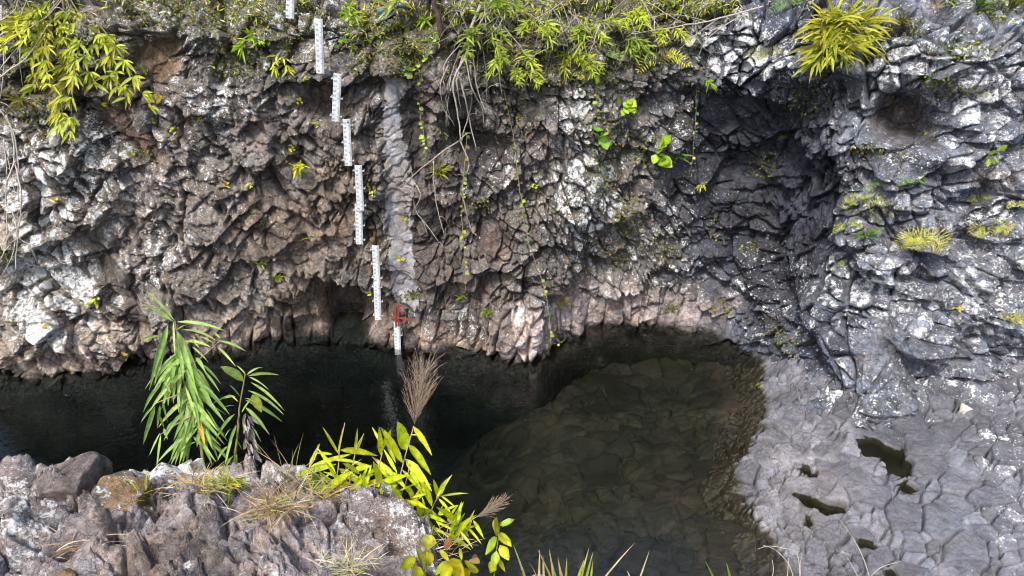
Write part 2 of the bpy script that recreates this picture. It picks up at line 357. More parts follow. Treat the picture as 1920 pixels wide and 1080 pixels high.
zone[PX > bnd] = 5
zone[(PY < 160) & (PX > 1300)] = 5
zone[(Z < hc)] = 1
ids = np.zeros(PX.shape, np.int64); disp = np.zeros(PX.shape); edge = np.zeros(PX.shape); crand = np.zeros(PX.shape)
L = {0: layer(10, .34, .28, 101, .11, .6, .6, -.30, .10, .03, .0),
     1: layer(-6, .30, 1.0, 111, .05, .35, .2, -.05, .12, .03, .05, .7, .35, 1.6),
     2: layer(50, .26, .54, 121, .11, .7, .4, -.22, .11, .026, .0),
     3: layer(8, .22, .26, 131, .10, .75, .65, -.24, .12, .026, .0),
     4: layer(38, .24, .36, 141, .11, .75, .55, -.22, .12, .026, .0),
     5: layer(20, .50, .37, 151, .13, .6, .5, -.18, .11, .032, .06, .95, .9, 2.7)}
for k, (i, d, e, r) in L.items():
    m = zone == k
    ids[m] = i[m] + k * 10 ** 9; disp[m] = d[m]; edge[m] = e[m]; crand[m] = r[m]
# second size of block inside the first
_, d2, e2, r2 = layer(20, .13, .11, 161, .042, .7, .7, -.15, .035, .018, .0)
_, d3, e3, _ = layer(62, .09, .19, 171, .042, .7, .6, -.15, .035, .018, .0)
second = np.where((zone == 2) | (zone == 4), d3, d2) * np.where(zone == 5, .42, np.where(zone == 1, .45, 1.)) * (.35 + .65 * sstep(-.2, .3, fbm(S * .8, Z * .8, 88, 3)))
ub, vb = rot(18)
_, TX, TY, TE, TR = voro((ub + 1.6 * wx) / 1.7, (vb + 1.6 * wz) / 1.05, 181, .95)
_, tX, tY, tE, tR = voro((ub + 1.6 * wx) / .75 + 3, (vb + 1.6 * wz) / .55, 191, .95)
terr = .13 * (TR[0] - .5) * 2 + (TR[1] - .5) * .5 * TX + ((TR[2] - .5) * .5 - .22) * TY + .07 * (tR[0] - .5) * 2 + (tR[1] - .5) * .22 * tX + ((tR[2] - .5) * .2 - .12) * tY
disp = disp + terr * np.where(zone == 1, .35, np.where(zone == 5, 1.25, 1.))
disp = (disp + second) * (1 - smooth) + mac
disp += .028 * fbm(S * 5, Z * 5, 21, 4, .6) + .016 * fbm(S * 22, Z * 22, 23, 3)
# ribs of the flow on the lower left
u, v = rot(52)
rib = np.abs(np.mod(u * 1.5 + .5 * fbm(S * .7, Z * .7, 44, 3), 1) - .5) * 2
disp += .10 * (rib - .5) * blob(150, 560, 260, 170, 0, 4)
# the mortar strip sits in a shallow trough; wall dressed back behind the staff gauges
GAUGE = [((545, -62), (543.5, 35)), ((597, 35), (600.5, 138)), ((633, 138), (629, 228)), ((649.5, 224), (653.5, 311)), ((671.5, 310), (676, 395)), ((671.5, 388), (673.5, 460)),
         ((703.5, 461), (707, 530)), ((706.5, 530), (709, 600)), ((744, 604), (746.5, 668))]
YG = 15.02
sm_ = np.exp(-((px0 - scx) / 26) ** 4) * sstep(135, 160, PY) * (1 - sstep(540, 580, PY))
disp = disp * (1 - .85 * sm_) - .09 * sm_
hw_ = 17 + 9 * sstep(150, 420, PY) + 5 * fbm(px0 * .004, py0 * .05, 712, 3)
in_strip = (np.abs(px0 - scx) + 9 * fbm(S * 7, Z * 7, 711, 4) < hw_) & (py0 > 146) & (py0 < 552 + 30 * fbm(S * 5, Z * 0, 713, 3))
dpt = np.maximum(-Z, 0); disp = disp * (1 - sstep(.02, .45, dpt)) + .30 * dpt + .10 * sstep(.3, 1., dpt) * fbm(S * 1.2, Z * 1.2, 27, 3)
disp = disp - in_strip * (.03 * (np.floor(Z * 1.1 + .25 * fbm(S * 5, Z, 705, 2)) % 2) + .02 * fbm(S * 3, Z * 2, 715, 3) + .014 * fbm(S * 13, Z * 9, 716, 4, .6)) + .05 * in_strip
V = B + nrm * disp[..., None]
gm = np.zeros(PX.shape)
for (a, b), (c, d) in GAUGE:
    gm = np.maximum(gm, np.exp(-(np.abs(px0 - (a + (c - a) * np.clip((py0 - b) / (d - b), 0, 1))) / 20) ** 4) * sstep(b - 14, b - 4, py0) * (1 - sstep(d + 4, d + 14, py0)))
V[..., 1] += gm * np.maximum(YG + .09 - V[..., 1], 0)
# --- rock colour, lichen and damp, with shade painted into hollow and cave
def rgb(*c): return np.array(c)
col = np.zeros(PX.shape + (3,)) + rgb(.178, .166, .154)
def paint(c, m): 
    global col
    col = col + (rgb(*c) - col) * np.clip(m, 0, 1)[..., None]
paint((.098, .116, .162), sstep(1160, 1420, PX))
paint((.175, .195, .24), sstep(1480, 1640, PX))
paint((.45, .375, .31), .95 * blob(150, 680, 330, 130, 0, 4)); paint((.42, .38, .32), .75 * blob(60, 500, 130, 160, 0, 4))
paint((.235, .215, .193), .65 * blob(250, 470, 330, 230, 0, 4))
paint((.33, .265, .22), .85 * (1 - sstep(.1, 1.3, Z)) * sstep(330, 460, PX) * (1 - sstep(1000, 1060, PX)))
paint((.34, .295, .29), .9 * blob(1190, 590, 190, 48, 0, 6)); paint((.44, .37, .35), .9 * blob(985, 630, 55, 75, 0, 4))
paint((.21, .165, .125), .7 * blob(540, 440, 110, 70, 0, 4)); paint((.2, .15, .11), .6 * blob(640, 380, 70, 130, 0, 3)); paint((.17, .14, .12), .5 * blob(900, 560, 120, 60))
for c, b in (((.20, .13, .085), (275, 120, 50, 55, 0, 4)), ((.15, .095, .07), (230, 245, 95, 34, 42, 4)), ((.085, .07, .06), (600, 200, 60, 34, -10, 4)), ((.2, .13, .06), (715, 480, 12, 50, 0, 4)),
             ((.05, .045, .04), (655, 592, 52, 32, 12, 5)), ((.055, .05, .052), (785, 225, 28, 100, 3, 4)), ((.05, .043, .04), (215, 520, 24, 115, -34, 4)), ((.06, .055, .055), (160, 235, 90, 16, 55, 4)), ((.030, .035, .050), (1420, 380, 150, 230, -10, 3)),  # near-black entries: shade of the cave and right hollow painted into the rock
             ((.03, .03, .034), (1285, 240, 20, 90, 0, 4)), ((.10, .082, .075), (1695, 235, 60, 44, 5, 6)), ((.045, .049, .062), (1410, 500, 55, 190, -14, 3)), ((.17, .12, .10), (930, 440, 34, 30, 0, 4)),  # blue-black entry: painted shade down the lower part of the right hollow
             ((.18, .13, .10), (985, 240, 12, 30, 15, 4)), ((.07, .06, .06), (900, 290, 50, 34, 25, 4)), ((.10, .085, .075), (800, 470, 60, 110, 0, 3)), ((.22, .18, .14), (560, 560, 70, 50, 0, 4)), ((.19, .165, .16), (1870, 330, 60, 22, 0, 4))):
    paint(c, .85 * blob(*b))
lich = np.zeros(PX.shape) + .38
for a, b in ((.50, (400, 60, 420, 130, 0, 4)), (.62, (120, 330, 190, 170, 0, 4)), (.72, (90, 540, 170, 130, -20, 4)), (.5, (300, 470, 110, 120, 0, 3)), (.72, (1095, 330, 75, 230, 0, 4)), (.5, (1000, 180, 80, 90)), (.75, (1390, 90, 140, 70, 0, 4)),
             (.50, (1230, 430, 90, 150, 0, 3)), (.56, (1760, 180, 210, 190, 0, 4)), (.5, (1650, 560, 210, 160, 0, 4)), (.5, (1830, 480, 150, 240, 0, 4)), (.5, (970, 570, 50, 40)), (.6, (410, 200, 130, 70)), (.4, (850, 230, 60, 90))):
    lich = np.maximum(lich, a * blob(*b))
for a, b in ((.16, (600, 420, 150, 170, 0, 4)), (.02, (780, 250, 55, 190, 0, 4)), (.06, (275, 120, 44, 50, 0, 6)), (.08, (225, 245, 90, 28, 42, 4)), (.03, (215, 520, 26, 115, -34, 4)), (.12, (1430, 340, 120, 150, 10, 3)), (.05, (1695, 235, 58, 42, 5, 6)),
             (.08, (860, 470, 110, 90, 0, 4)), (.10, (1190, 600, 190, 35, 0, 4)), (.03, (560, 585, 160, 60, 0, 4)), (.2, (330, 650, 130, 60, 0, 4)), (.1, (600, 200, 55, 30, -10, 4)), (.08, (1640, 650, 40, 40))):
    lich = lich + (a - lich) * blob(*b)
lich = lich * (.75 + .5 * crand) + .12 * fbm(S * .9, Z * .9, 61, 3)
lich = np.clip(lich * sstep(.0, .4, Z) * (.35 + .65 * sstep(0, .05, edge)), 0, 1)
tone = .72 + .56 * crand
col = np.clip(col * tone[..., None] * (1 + .12 * fbm(S * .6, Z * .6, 66, 3))[..., None], .02, .9)
# wet dark band at the waterline, moss film near the top
paint((.045, .04, .035), .8 * (1 - sstep(.02, .16, Z + .06 * fbm(S * 3, Z * 3, 92, 3))))
moss = np.clip(.9 * (1 - sstep(40, 190, PY)) * (1 - sstep(1250, 1400, PX)) * sstep(-.25, .2, fbm(S * .9, Z * .9, 68, 3)) + .5 * blob(30, 170, 90, 90) + .35 * blob(1140, 290, 60, 160), 0, 1)
paint((.016, .022, .021), sstep(.02, -.10, Z)); paint((.017, .016, .010), sstep(.02, -.10, Z) * sstep(880, 1060, PX))  # dark silt below water; alcove shadow put into the colour at the right
wetv = np.clip(.8 * blob(1420, 350, 140, 190, 10, 3) + .5 * sstep(1250, 1600, PX) + (1 - sstep(.0, .2, Z)), 0, 1)
sm_c = np.stack([.25 + .05 * fbm(S * 2, Z * .8, 721, 4) + .07 * fbm(S * 5, Z * 1.4, 722, 4)] * 3, -1) * rgb(1.02, .99, 1.03)
sm_c = sm_c + (rgb(.30, .27, .22) - sm_c) * (.5 * sstep(0, .4, fbm(S * 1.6, Z * 1.1, 723, 3)))[..., None]
col = np.where(in_strip[..., None], np.clip(sm_c, .05, .6), col); lich = np.where(in_strip, .16, lich); ids[in_strip] = -7
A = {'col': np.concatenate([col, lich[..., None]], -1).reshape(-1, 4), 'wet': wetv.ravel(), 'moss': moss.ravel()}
Vw = V.reshape(-1, 3); Fw = grid_faces(ns, nz)
right_side = (PX > bnd).ravel() | ((PY < 160) & (PX > 1300)).ravel()
cliff = tag(empty('cliff', (0, 15.5, 0)), 'tall grey basalt cliff of broken jointed blocks rising behind the dark pool', 'cliff', kind='structure')
slope = tag(empty('boulder_slope', (9, 13, 0)), 'bluish lichen-spotted slope of rounded basalt boulders above the pale rock shelf', 'rock slope', kind='structure')
fr_ = right_side[Fw[:, 0]]
is_ = (ids.ravel()[Fw] == -7).all(1)
u_, inv_ = np.unique(Fw[is_], return_inverse=True)
tag(link('mortar_strip', fast_mesh('mortar_strip', Vw[u_], inv_.reshape(-1, 4), {k: a[u_] for k, a in A.items()}), SHELF, None, False), 'pale grey smooth mortar strip poured down the cliff right of the gauges', 'mortar strip')
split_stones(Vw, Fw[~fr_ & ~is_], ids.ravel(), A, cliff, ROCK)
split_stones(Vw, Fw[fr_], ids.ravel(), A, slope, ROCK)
wall_n = nrm.reshape(-1, 3)

# ------------------------------------------------------------------ floor: rock shelf and pool bed
EY = [3, 5, 7, 8.5, 9.31, 9.94, 11.06, 11.9, 12.69, 13.5, 14.22, 15, 17]; EX = [6.6, 6.0, 5.5, 5.06, 4.73, 4.51, 4.64, 5.15, 5.54, 5.85, 6.04, 6.1, 6.1]
PUD = [  # puddles in the shelf: outline in photo coordinates
    ('large dark puddle in the pale shelf beneath the boulder slope', [(1608, 822), (1635, 822), (1690, 845), (1712, 860), (1710, 885), (1695, 893), (1668, 884), (1664, 868), (1650, 853), (1620, 852)]),
    ('olive-green oval puddle nearest the pool edge on the shelf', [(1488, 927), (1500, 924), (1560, 938), (1588, 940), (1590, 954), (1572, 960), (1548, 965), (1535, 952), (1510, 948)]),
    ('small slit puddle between the two larger puddles on the shelf', [(1496, 876), (1505, 875), (1534, 884), (1532, 893), (1516, 892)]),
    ('shallow brownish puddle just below the large dark puddle', [(1684, 906), (1700, 905), (1722, 915), (1716, 921), (1696, 921)]),
    ('tiny puddle hole just below the olive-green puddle', [(1510, 973), (1522, 972), (1529, 980), (1520, 986), (1511, 983)]),
    ('thin dark puddle crack low down on the shelf', [(1608, 1012), (1625, 1012), (1645, 1024), (1635, 1028), (1618, 1022)]),
    ('round dark puddle at the bottom edge of the shelf', [(1660, 1070), (1676, 1068), (1684, 1076), (1676, 1084), (1662, 1082)])]
def floor_base(x, y):
    e = np.interp(y, EY, EX); d = x - e + .16 * fbm(x * 1.3, y * 1.3, 301, 3)
    up = .16 * (1 - np.exp(-np.maximum(d, 0) / .25)) + .125 * np.maximum(d, 0)
    sh = np.interp(y, [6, 9, 12, 14, 15, 17], [-1.0, -.9, -.9, -.5, .2, .9])     # where the shallow shelf of the bed ends
    q = sstep(-2.6, 2.0, x - sh + .5 * fbm(x * .8, y * .8, 303, 3))
    dn = -(3.0 - 2.2 * q) - .35 * sstep(13.2, 15.2, y) * q
    bed = dn * (1 - np.exp(np.minimum(d, 0) / .9))
    return np.where(d > 0, up, bed + .0), d
def floor_detail(x, y, d, seed, lx, ang, crack, cw, A, tilt, dome):
    c, s = math.cos(math.radians(ang)), math.sin(math.radians(ang))
    wxx = .10 * fbm(x * 1.5, y * 1.5, seed + 1, 3); wyy = .10 * fbm(x * 1.5, y * 1.5, seed + 2, 3)
    u = (x * c + y * s + wxx) / lx; v = (-x * s + y * c + wyy) / (lx * .8)
    i, dx, dy, e, r = voro(u, v, seed, .9); em = e * lx * .8
    I, DX, DY, E_, R = voro(u / 2.1 + 5, v / 2.1, seed + 7, .9); EM = E_ * lx * .8 * 2.1; wh = R[3] < .36
    i = np.where(wh, I + 4 * 10 ** 8, i); em = np.where(wh, EM, np.minimum(em, EM)); dx = np.where(wh, DX * 1.6, dx); dy = np.where(wh, DY * 1.6, dy)
    r = [np.where(wh, R[k], .5 * R[k] + .5 * r[k] if k == 0 else r[k]) for k in range(4)]
    crack = crack * (.25 + 1.5 * sstep(-.35, .4, fbm(x * 1.6, y * 1.6, seed + 11, 3)))
    z = A * (r[0] - .5) * 2 + tilt * ((r[1] - .5) * dx + (r[2] - .5) * dy) * 2 * lx - crack * (1 - sstep(0, cw, em)) + dome * (1 - np.exp(-em / .05))
    return i, z, em, r[3]
# rock shelf
gx = np.arange(3.9, 14.2, .0185); gy = np.arange(6.6, 15.6, .0185)
FX, FY = np.meshgrid(gx, gy, indexing='ij')
zb, d = floor_base(FX, FY)
near_e = 1 - sstep(.5, 2.2, d)
ia, za, ea, ra = floor_detail(FX, FY, d, 401, .33, 35, .12, .026, .03, .17, .006)
ib, zb2, eb, rb = floor_detail(FX, FY, d, 421, .24, -25, .11, .028, .045, .38, .012)
sel = near_e > .5 + .3 * fbm(FX * 1.2, FY * 1.2, 431, 3)
fid = np.where(sel, ib + 10 ** 9, ia); fz = np.where(sel, zb2, za); fe = np.where(sel, eb, ea); frn = np.where(sel, rb, ra)
_, zc, ec, _ = floor_detail(FX, FY, d, 441, .13, 10, .02, .018, .018, .35, .012)
zf = zb + fz + zc * np.where(sel, 1., .3) + .10 * fbm(FX * .8, FY * .8, 451, 3) * sstep(0, .6, d) + .020 * fbm(FX * 3, FY * 3, 453, 4) + .012 * fbm(FX * 11, FY * 11, 454, 3)
dw = ybase(FX, np.full_like(FX, .6)) - FY; zf = zf + .22 * np.exp(-np.maximum(dw, 0) / .45) * sstep(0, .6, d) * (1 + .6 * fbm(FX * 2, FY * 2, 457, 3))
fpx, fpy, _ = proj(np.stack([FX, FY, zf], -1))
# lichen-crusted hump between shelf and slope
hump = blob(1620, 735, 110, 50, 12, 4, fpx, fpy) + .7 * blob(1690, 690, 120, 40, 10, 4, fpx, fpy)
zf = zf + .12 * np.clip(hump, 0, 1) + .06 * np.clip(hump, 0, 1) * (fbm(FX * 6, FY * 6, 461, 4))
def inside(px, py, poly):
    m = np.zeros(px.shape, bool); n = len(poly)
    for k in range(n):
        x0, y0 = poly[k]; x1, y1 = poly[(k + 1) % n]
        c = (y0 > py) != (y1 > py)
        m ^= c & (px < (x1 - x0) * (py - y0) / (y1 - y0 + 1e-9) + x0)
    return m
pw = np.stack([fpx + 4 * fbm(FX * 7, FY * 7, 471, 3), fpy + 3 * fbm(FX * 7, FY * 7, 472, 3)])
algae = np.zeros(FX.shape); plev = []
for lab, poly in PUD:
    m = inside(pw[0], pw[1], poly)
    if not m.any(): continue
    # ring of pixels around the hole gives the water level
    c = np.array(poly).mean(0); ring = inside(pw[0], pw[1], [tuple(c + (np.array(p) - c) * 1.5) for p in poly]) & ~m
    lev = np.percentile(zf[ring], 40) - .015
    wid = max(p[0] for p in poly) - min(p[0] for p in poly)
    f_ = m.astype(float)
    for _ in range(3):
        f_[1:-1, 1:-1] = (f_[1:-1, 1:-1] * 2 + f_[:-2, 1:-1] + f_[2:, 1:-1] + f_[1:-1, :-2] + f_[1:-1, 2:]) / 6
    zf = np.where(ring, np.maximum(zf, lev + .015), zf)
    dep = min(.22, .05 + wid * .0016)
    zf = zf * (1 - f_) + (lev - dep + .03 * fbm(FX * 5, FY * 5, 481, 3)) * f_
    algae = np.maximum(algae, f_); plev.append((lab, lev, FX[m], FY[m]))
fc = np.zeros(FX.shape + (3,)) + rgb(.135, .136, .155)
def fpaint(c, m):
    global fc
    fc = fc + (rgb(*c) - fc) * np.clip(m, 0, 1)[..., None]
fpaint((.185, .178, .19), .9 * blob(1500, 930, 120, 130, 0, 4, fpx, fpy)); fpaint((.10, .104, .12), .85 * blob(1770, 790, 170, 75, 8, 4, fpx, fpy)); fpaint((.105, .107, .122), .8 * blob(1620, 770, 90, 40, 10, 4, fpx, fpy))
fpaint((.155, .165, .195), .6 * blob(1850, 950, 160, 120, 0, 4, fpx, fpy))
fc = fc * (.72 + .56 * frn)[..., None] * (1 + .12 * fbm(FX * 1.1, FY * 1.1, 491, 3))[..., None]
fpaint((.07, .065, .05), .9 * (1 - sstep(.02, .09, zf + .03 * fbm(FX * 4, FY * 4, 493, 3))) * (d < 1.2))
fpaint((.046, .037, .022), sstep(.02, -.05, zf))
fpaint((.095, .082, .06), .8 * sstep(.02, .3, algae))
fpaint((.022, .020, .010), .98 * sstep(.4, .8, algae))
fl = .04 + .40 * np.clip(hump, 0, 1) + .32 * blob(1880, 850, 60, 60, 0, 4, fpx, fpy) + .28 * blob(1850, 720, 130, 40, 0, 4, fpx, fpy) + .25 * blob(1900, 980, 60, 80, 0, 4, fpx, fpy) + .12 * sstep(.0, .5, fbm(FX * .9, FY * .9, 495, 3))
fl = np.clip(fl * sstep(.05, .25, zf) * (1 - algae) * (.5 + frn), 0, .55)
FV = np.stack([FX, FY, zf], -1).reshape(-1, 3); FF = grid_faces(len(gx), len(gy))
keep = ((d > -.75) & (FY < ybase(FX, np.full_like(FX, .8)) + .9)).ravel()[FF].all(1)
FF = FF[keep]
FA = {'col': np.concatenate([np.clip(fc, .015, .9), fl[..., None]], -1).reshape(-1, 4), 'wet': (.9 * (1 - sstep(0, .12, zf)) * (d < 1.)).ravel(), 'moss': np.zeros(FX.size)}
shelf = tag(empty('rock_shelf', (8, 11, 0)), 'pale grey rock shelf of worn polygonal basalt column tops beside the pool', 'rock shelf', kind='structure')
split_stones(FV, FF, fid.ravel(), FA, shelf, SHELF)
# pool bed
bx = np.arange(-14.5, 6.6, .045); by = np.arange(5.0, 17.6, .045)
GX, GY = np.meshgrid(bx, by, indexing='ij'); gz, gd = floor_base(GX, GY)
i1, z1, e1, r1 = floor_detail(GX, GY, gd, 501, .36, 15, .10, .03, .04, .2, .03)
i2, z2, e2_, r2_ = floor_detail(GX, GY, gd, 511, .9, -30, .12, .04, .08, .2, .05)
pick = fbm(GX * .7, GY * .7, 521, 2) > .25
gz = gz + np.where(pick, z2, z1) + .12 * fbm(GX * 1.2, GY * 1.2, 523, 3) - .12 * sstep(-.9, -.3, gd)
gpx, gpy, _ = proj(np.stack([GX, GY, gz], -1))
gc = np.zeros(GX.shape + (3,)) + rgb(.036, .031, .018)
gcr = np.where(pick, r2_, r1)
mixb = sstep(-.2, .5, fbm(GX * .9, GY * .9, 531, 3))[..., None]
gc = gc * (1 - mixb) + rgb(.050, .036, .022) * mixb
orange = np.clip(blob(1385, 800, 40, 60, 0, 4, gpx, gpy) + blob(1010, 720, 60, 40, 0, 4, gpx, gpy) + .0 * gd, 0, 1)[..., None]
gc = gc * (1 - orange) + rgb(.11, .075, .05) * orange
gc = gc * (.6 + .8 * gcr)[..., None]
silt = sstep(-1.5, -2.5, gz)[..., None]; gc = gc * (1 - silt) + rgb(.020, .030, .029) * silt
GA = {'col': np.concatenate([np.clip(gc, .01, .6), np.zeros(GX.shape + (1,))], -1).reshape(-1, 4), 'wet': np.zeros(GX.size), 'moss': np.zeros(GX.size)}
GF = grid_faces(len(bx), len(by)); GF = GF[(gd < -.12).ravel()[GF].all(1)]
bedo = tag(empty('pool_bed', (2, 11, -1)), 'olive-brown cobbled bed seen through the shallow water of the pool', 'pool bed', kind='structure')
split_stones(np.stack([GX, GY, gz], -1).reshape(-1, 3), GF, np.where(pick, i2 + 10 ** 9, i1).ravel(), GA, bedo, SHELF, 250, smooth=True)

# ------------------------------------------------------------------ water
def box_mesh(name, x0, x1, y0, y1, z0, z1):
    v = [(x, y, z) for z in (z0, z1) for y in (y0, y1) for x in (x0, x1)]
    f = [(0, 2, 3, 1), (4, 5, 7, 6), (0, 1, 5, 4), (2, 6, 7, 3), (0, 4, 6, 2), (1, 3, 7, 5)]
    me = bpy.data.meshes.new(name); me.from_pydata(v, [], f); return me
tag(link('water', box_mesh('water', -14.4, 7.5, 4.9, 17.55, -4.4, 0.), WATER, smooth=False), 'still dark green-black water filling the rock pool', 'water', kind='structure')
def poly_obj(name, pts, mat):
    me = bpy.data.meshes.new(name); me.from_pydata([tuple(p) for p in pts], [], [tuple(range(len(pts)))]); return link(name, me, mat, smooth=False)
for lab, lev, mx_, my_ in plev:
    cx, cy = mx_.mean(), my_.mean(); ang = np.arctan2(my_ - cy, mx_ - cx); r = np.hypot(mx_ - cx, my_ - cy); pts = []
    for k in range(28):
        a = -math.pi + 2 * math.pi * k / 28; q = np.abs(np.angle(np.exp(1j * (ang - a)))) < .2
        rr = (r[q].max() if q.any() else r.max() * .5) + .06
        pts.append((cx + rr * math.cos(a), cy + rr * math.sin(a), lev))
    tag(poly_obj('puddle', pts, PUDDLE), lab, 'puddle', 'puddles in the rock shelf', 'structure')

# ------------------------------------------------------------------ foreground ledge
LXe = [-4.2, -3, -2.26, -1.5, -.95, -.75, -.55, -.4, -.3, -.19, .05, .3, .6, 1.2, 2.2]; LYe = [2.5, 2.42, 2.36, 2.42, 2.38, 2.26, 2.18, 2.12, 2.0, 1.86, 1.72, 1.5, 1.3, 1.2, 1.2]
lx = np.arange(-3.2, 1.6, .0062); T1 = np.concatenate([np.arange(-1.9, -1.05, .05), np.arange(-1.05, .12, .0062), np.arange(.13, .5, .02), np.arange(.55, 11.5, .25)])
LX, LT = np.meshgrid(lx, T1, indexing='ij')
ye = np.interp(LX, LXe, LYe) + .05 * fbm(LX * 4, LX * 0, 601, 3)
tt = LT + .25
r_ = .10
LY = ye + np.where(tt < 0, tt, r_ * np.sin(np.minimum(tt / r_, 1.5) * .95) + .10 * np.maximum(tt - .15, 0))
LZ = 8.69 - np.minimum(tt, 0) * .42 + np.where(tt < 0, 0, -r_ * (1 - np.cos(np.minimum(tt / r_, 1.5))) - np.maximum(tt - .15, 0))
Lb = np.stack([LX, LY, LZ], -1); ldu = np.gradient(Lb, axis=0); ldv = np.gradient(Lb, axis=1); ln = np.cross(ldu, ldv); ln /= np.linalg.norm(ln, axis=-1, keepdims=True) + 1e-9
ln *= np.where(ln[..., 2:3] + .5 * ln[..., 1:2] < 0, -1, 1)
lw = .06 * fbm(LX * 3, LT * 3, 611, 3); lw2 = .06 * fbm(LX * 3, LT * 3, 612, 3)
lp = proj(Lb); lpx, lpy = lp[0], lp[1]
u = (LX * .95 + LT * .3 + lw) / .40; v = (LT * .95 - LX * .3 + lw2) / .26
li, ldx, ldy, le, lr = voro(u, v, 621, .95); lem = le * .26
front = 1 - .75 * sstep(.02, .35, LT + .25)
ldp = (.028 * (lr[0] - .5) * 2 + ((lr[1] - .5) * ldx * .4 + (lr[2] - .5) * ldy * .26) * 1.) * sstep(-.004, .016, lem) - .05 * (1 - sstep(0, .010, lem)) + .018 * (1 - np.exp(-lem / .03))
_, qdx, qdy, qe, qr = voro(u * 2.6 + 3, v * 2.3, 631, .95)
ldp += (.018 * (qr[0] - .5) * 2 + ((qr[1] - .5) * qdx + (qr[2] - .5) * qdy) * .24) * sstep(-.02, .08, qe) - .020 * (1 - sstep(0, .06, qe))
_, hdx, hdy, he, hr = voro(u * 6.3 + 1, v * 5.1, 635, .95)
ldp += (.007 * (hr[0] - .5) * 2 + ((hr[1] - .5) * hdx + (hr[2] - .5) * hdy) * .07) * sstep(-.02, .1, he) - .006 * (1 - sstep(0, .08, he))
ldp += .045 * fbm(LX * 2.2, LT * 2.2, 641, 3) + .012 * fbm(LX * 9, LT * 9, 642, 4, .6) + .006 * fbm(LX * 45, LT * 45, 643, 3)
near_x = sstep(.35, .0, np.abs(LX + 2.0)) * 0
ldp = ldp * front
ln = .35 * ln + .65 * np.array([0, .25, .97]); ln = ln * (1 - sstep(.25, .5, LT + .25))[..., None] + np.array([0, 1., 0]) * sstep(.25, .5, LT + .25)[..., None]
LV = Lb + ln * ldp[..., None]
lc_ = np.zeros(LX.shape + (3,)) + rgb(.255, .228, .228)
brown = sstep(.05, .5, fbm(LX * 2.2, LT * 2.2, 651, 4))[..., None]; lc_ = lc_ * (1 - brown * .45) + rgb(.25, .185, .135) * brown * .45
lc_ = lc_ * (.72 + .56 * lr[3])[..., None]
ll = np.clip(.40 + .5 * fbm(LX * 1.6, LT * 1.6, 655, 3) + .35 * blob(480, 900, 260, 34, 4, 4, lpx, lpy) + .3 * blob(700, 1010, 120, 60, 0, 4, lpx, lpy) + .25 * blob(40, 1000, 90, 80, 0, 4, lpx, lpy), .03, .8)
LA = {'col': np.concatenate([np.clip(lc_, .02, .8), ll[..., None]], -1).reshape(-1, 4), 'wet': np.zeros(LX.size), 'moss': np.zeros(LX.size)}
ledge = tag(empty('rock_ledge', (-1.5, 2, 8.5)), 'purplish-grey lichen-spotted rock ledge above the pool in the lower left corner', 'rock ledge', kind='structure')
split_stones(LV.reshape(-1, 3), grid_faces(len(lx), len(T1)), li.ravel(), LA, ledge, LEDGE, 200)

# ------------------------------------------------------------------ picking points on the built ground
CW = 4
zbuf = np.full((1080 // CW + 40, 1920 // CW + 40), 1e9); zidx = np.full(zbuf.shape, -1, np.int64)
allV = np.concatenate([Vw, FV, LV.reshape(-1, 3)]); allN = np.concatenate([wall_n, np.tile([[0, 0, 1.]], (len(FV), 1)), ln.reshape(-1, 3)])
apx, apy, ad = proj(allV); ci = (apx / CW).astype(int) + 20; cj = (apy / CW).astype(int) + 20
ok = (ci >= 0) & (ci < zbuf.shape[1]) & (cj >= 0) & (cj < zbuf.shape[0]) & (allV[:, 2] > -.5)
oi = np.nonzero(ok)[0]; oi = oi[np.argsort(-ad[oi])]
zidx[cj[oi], ci[oi]] = oi
wok = ok.copy(); wok[len(Vw) + len(FV):] = False
wi = np.nonzero(wok)[0]; wi = wi[np.argsort(-ad[wi])]
widx = np.full(zbuf.shape, -1, np.int64); widx[cj[wi], ci[wi]] = wi
def pick_at(px, py, far=False):
    g = widx if far else zidx
    i = min(max(int(px / CW) + 20, 0), g.shape[1] - 1); j = min(max(int(py / CW) + 20, 0), g.shape[0] - 1)
    for r in range(0, 12):
        for a in range(-r, r + 1):
            for b in range(-r, r + 1):
                if max(abs(a), abs(b)) == r and 0 <= j + a < g.shape[0] and 0 <= i + b < g.shape[1] and g[j + a, i + b] >= 0:
                    k = g[j + a, i + b]; return Vector(allV[k]), Vector(allN[k])
    return Vector(at_y(px, py, 15.3)), Vector((0, -1, 0))

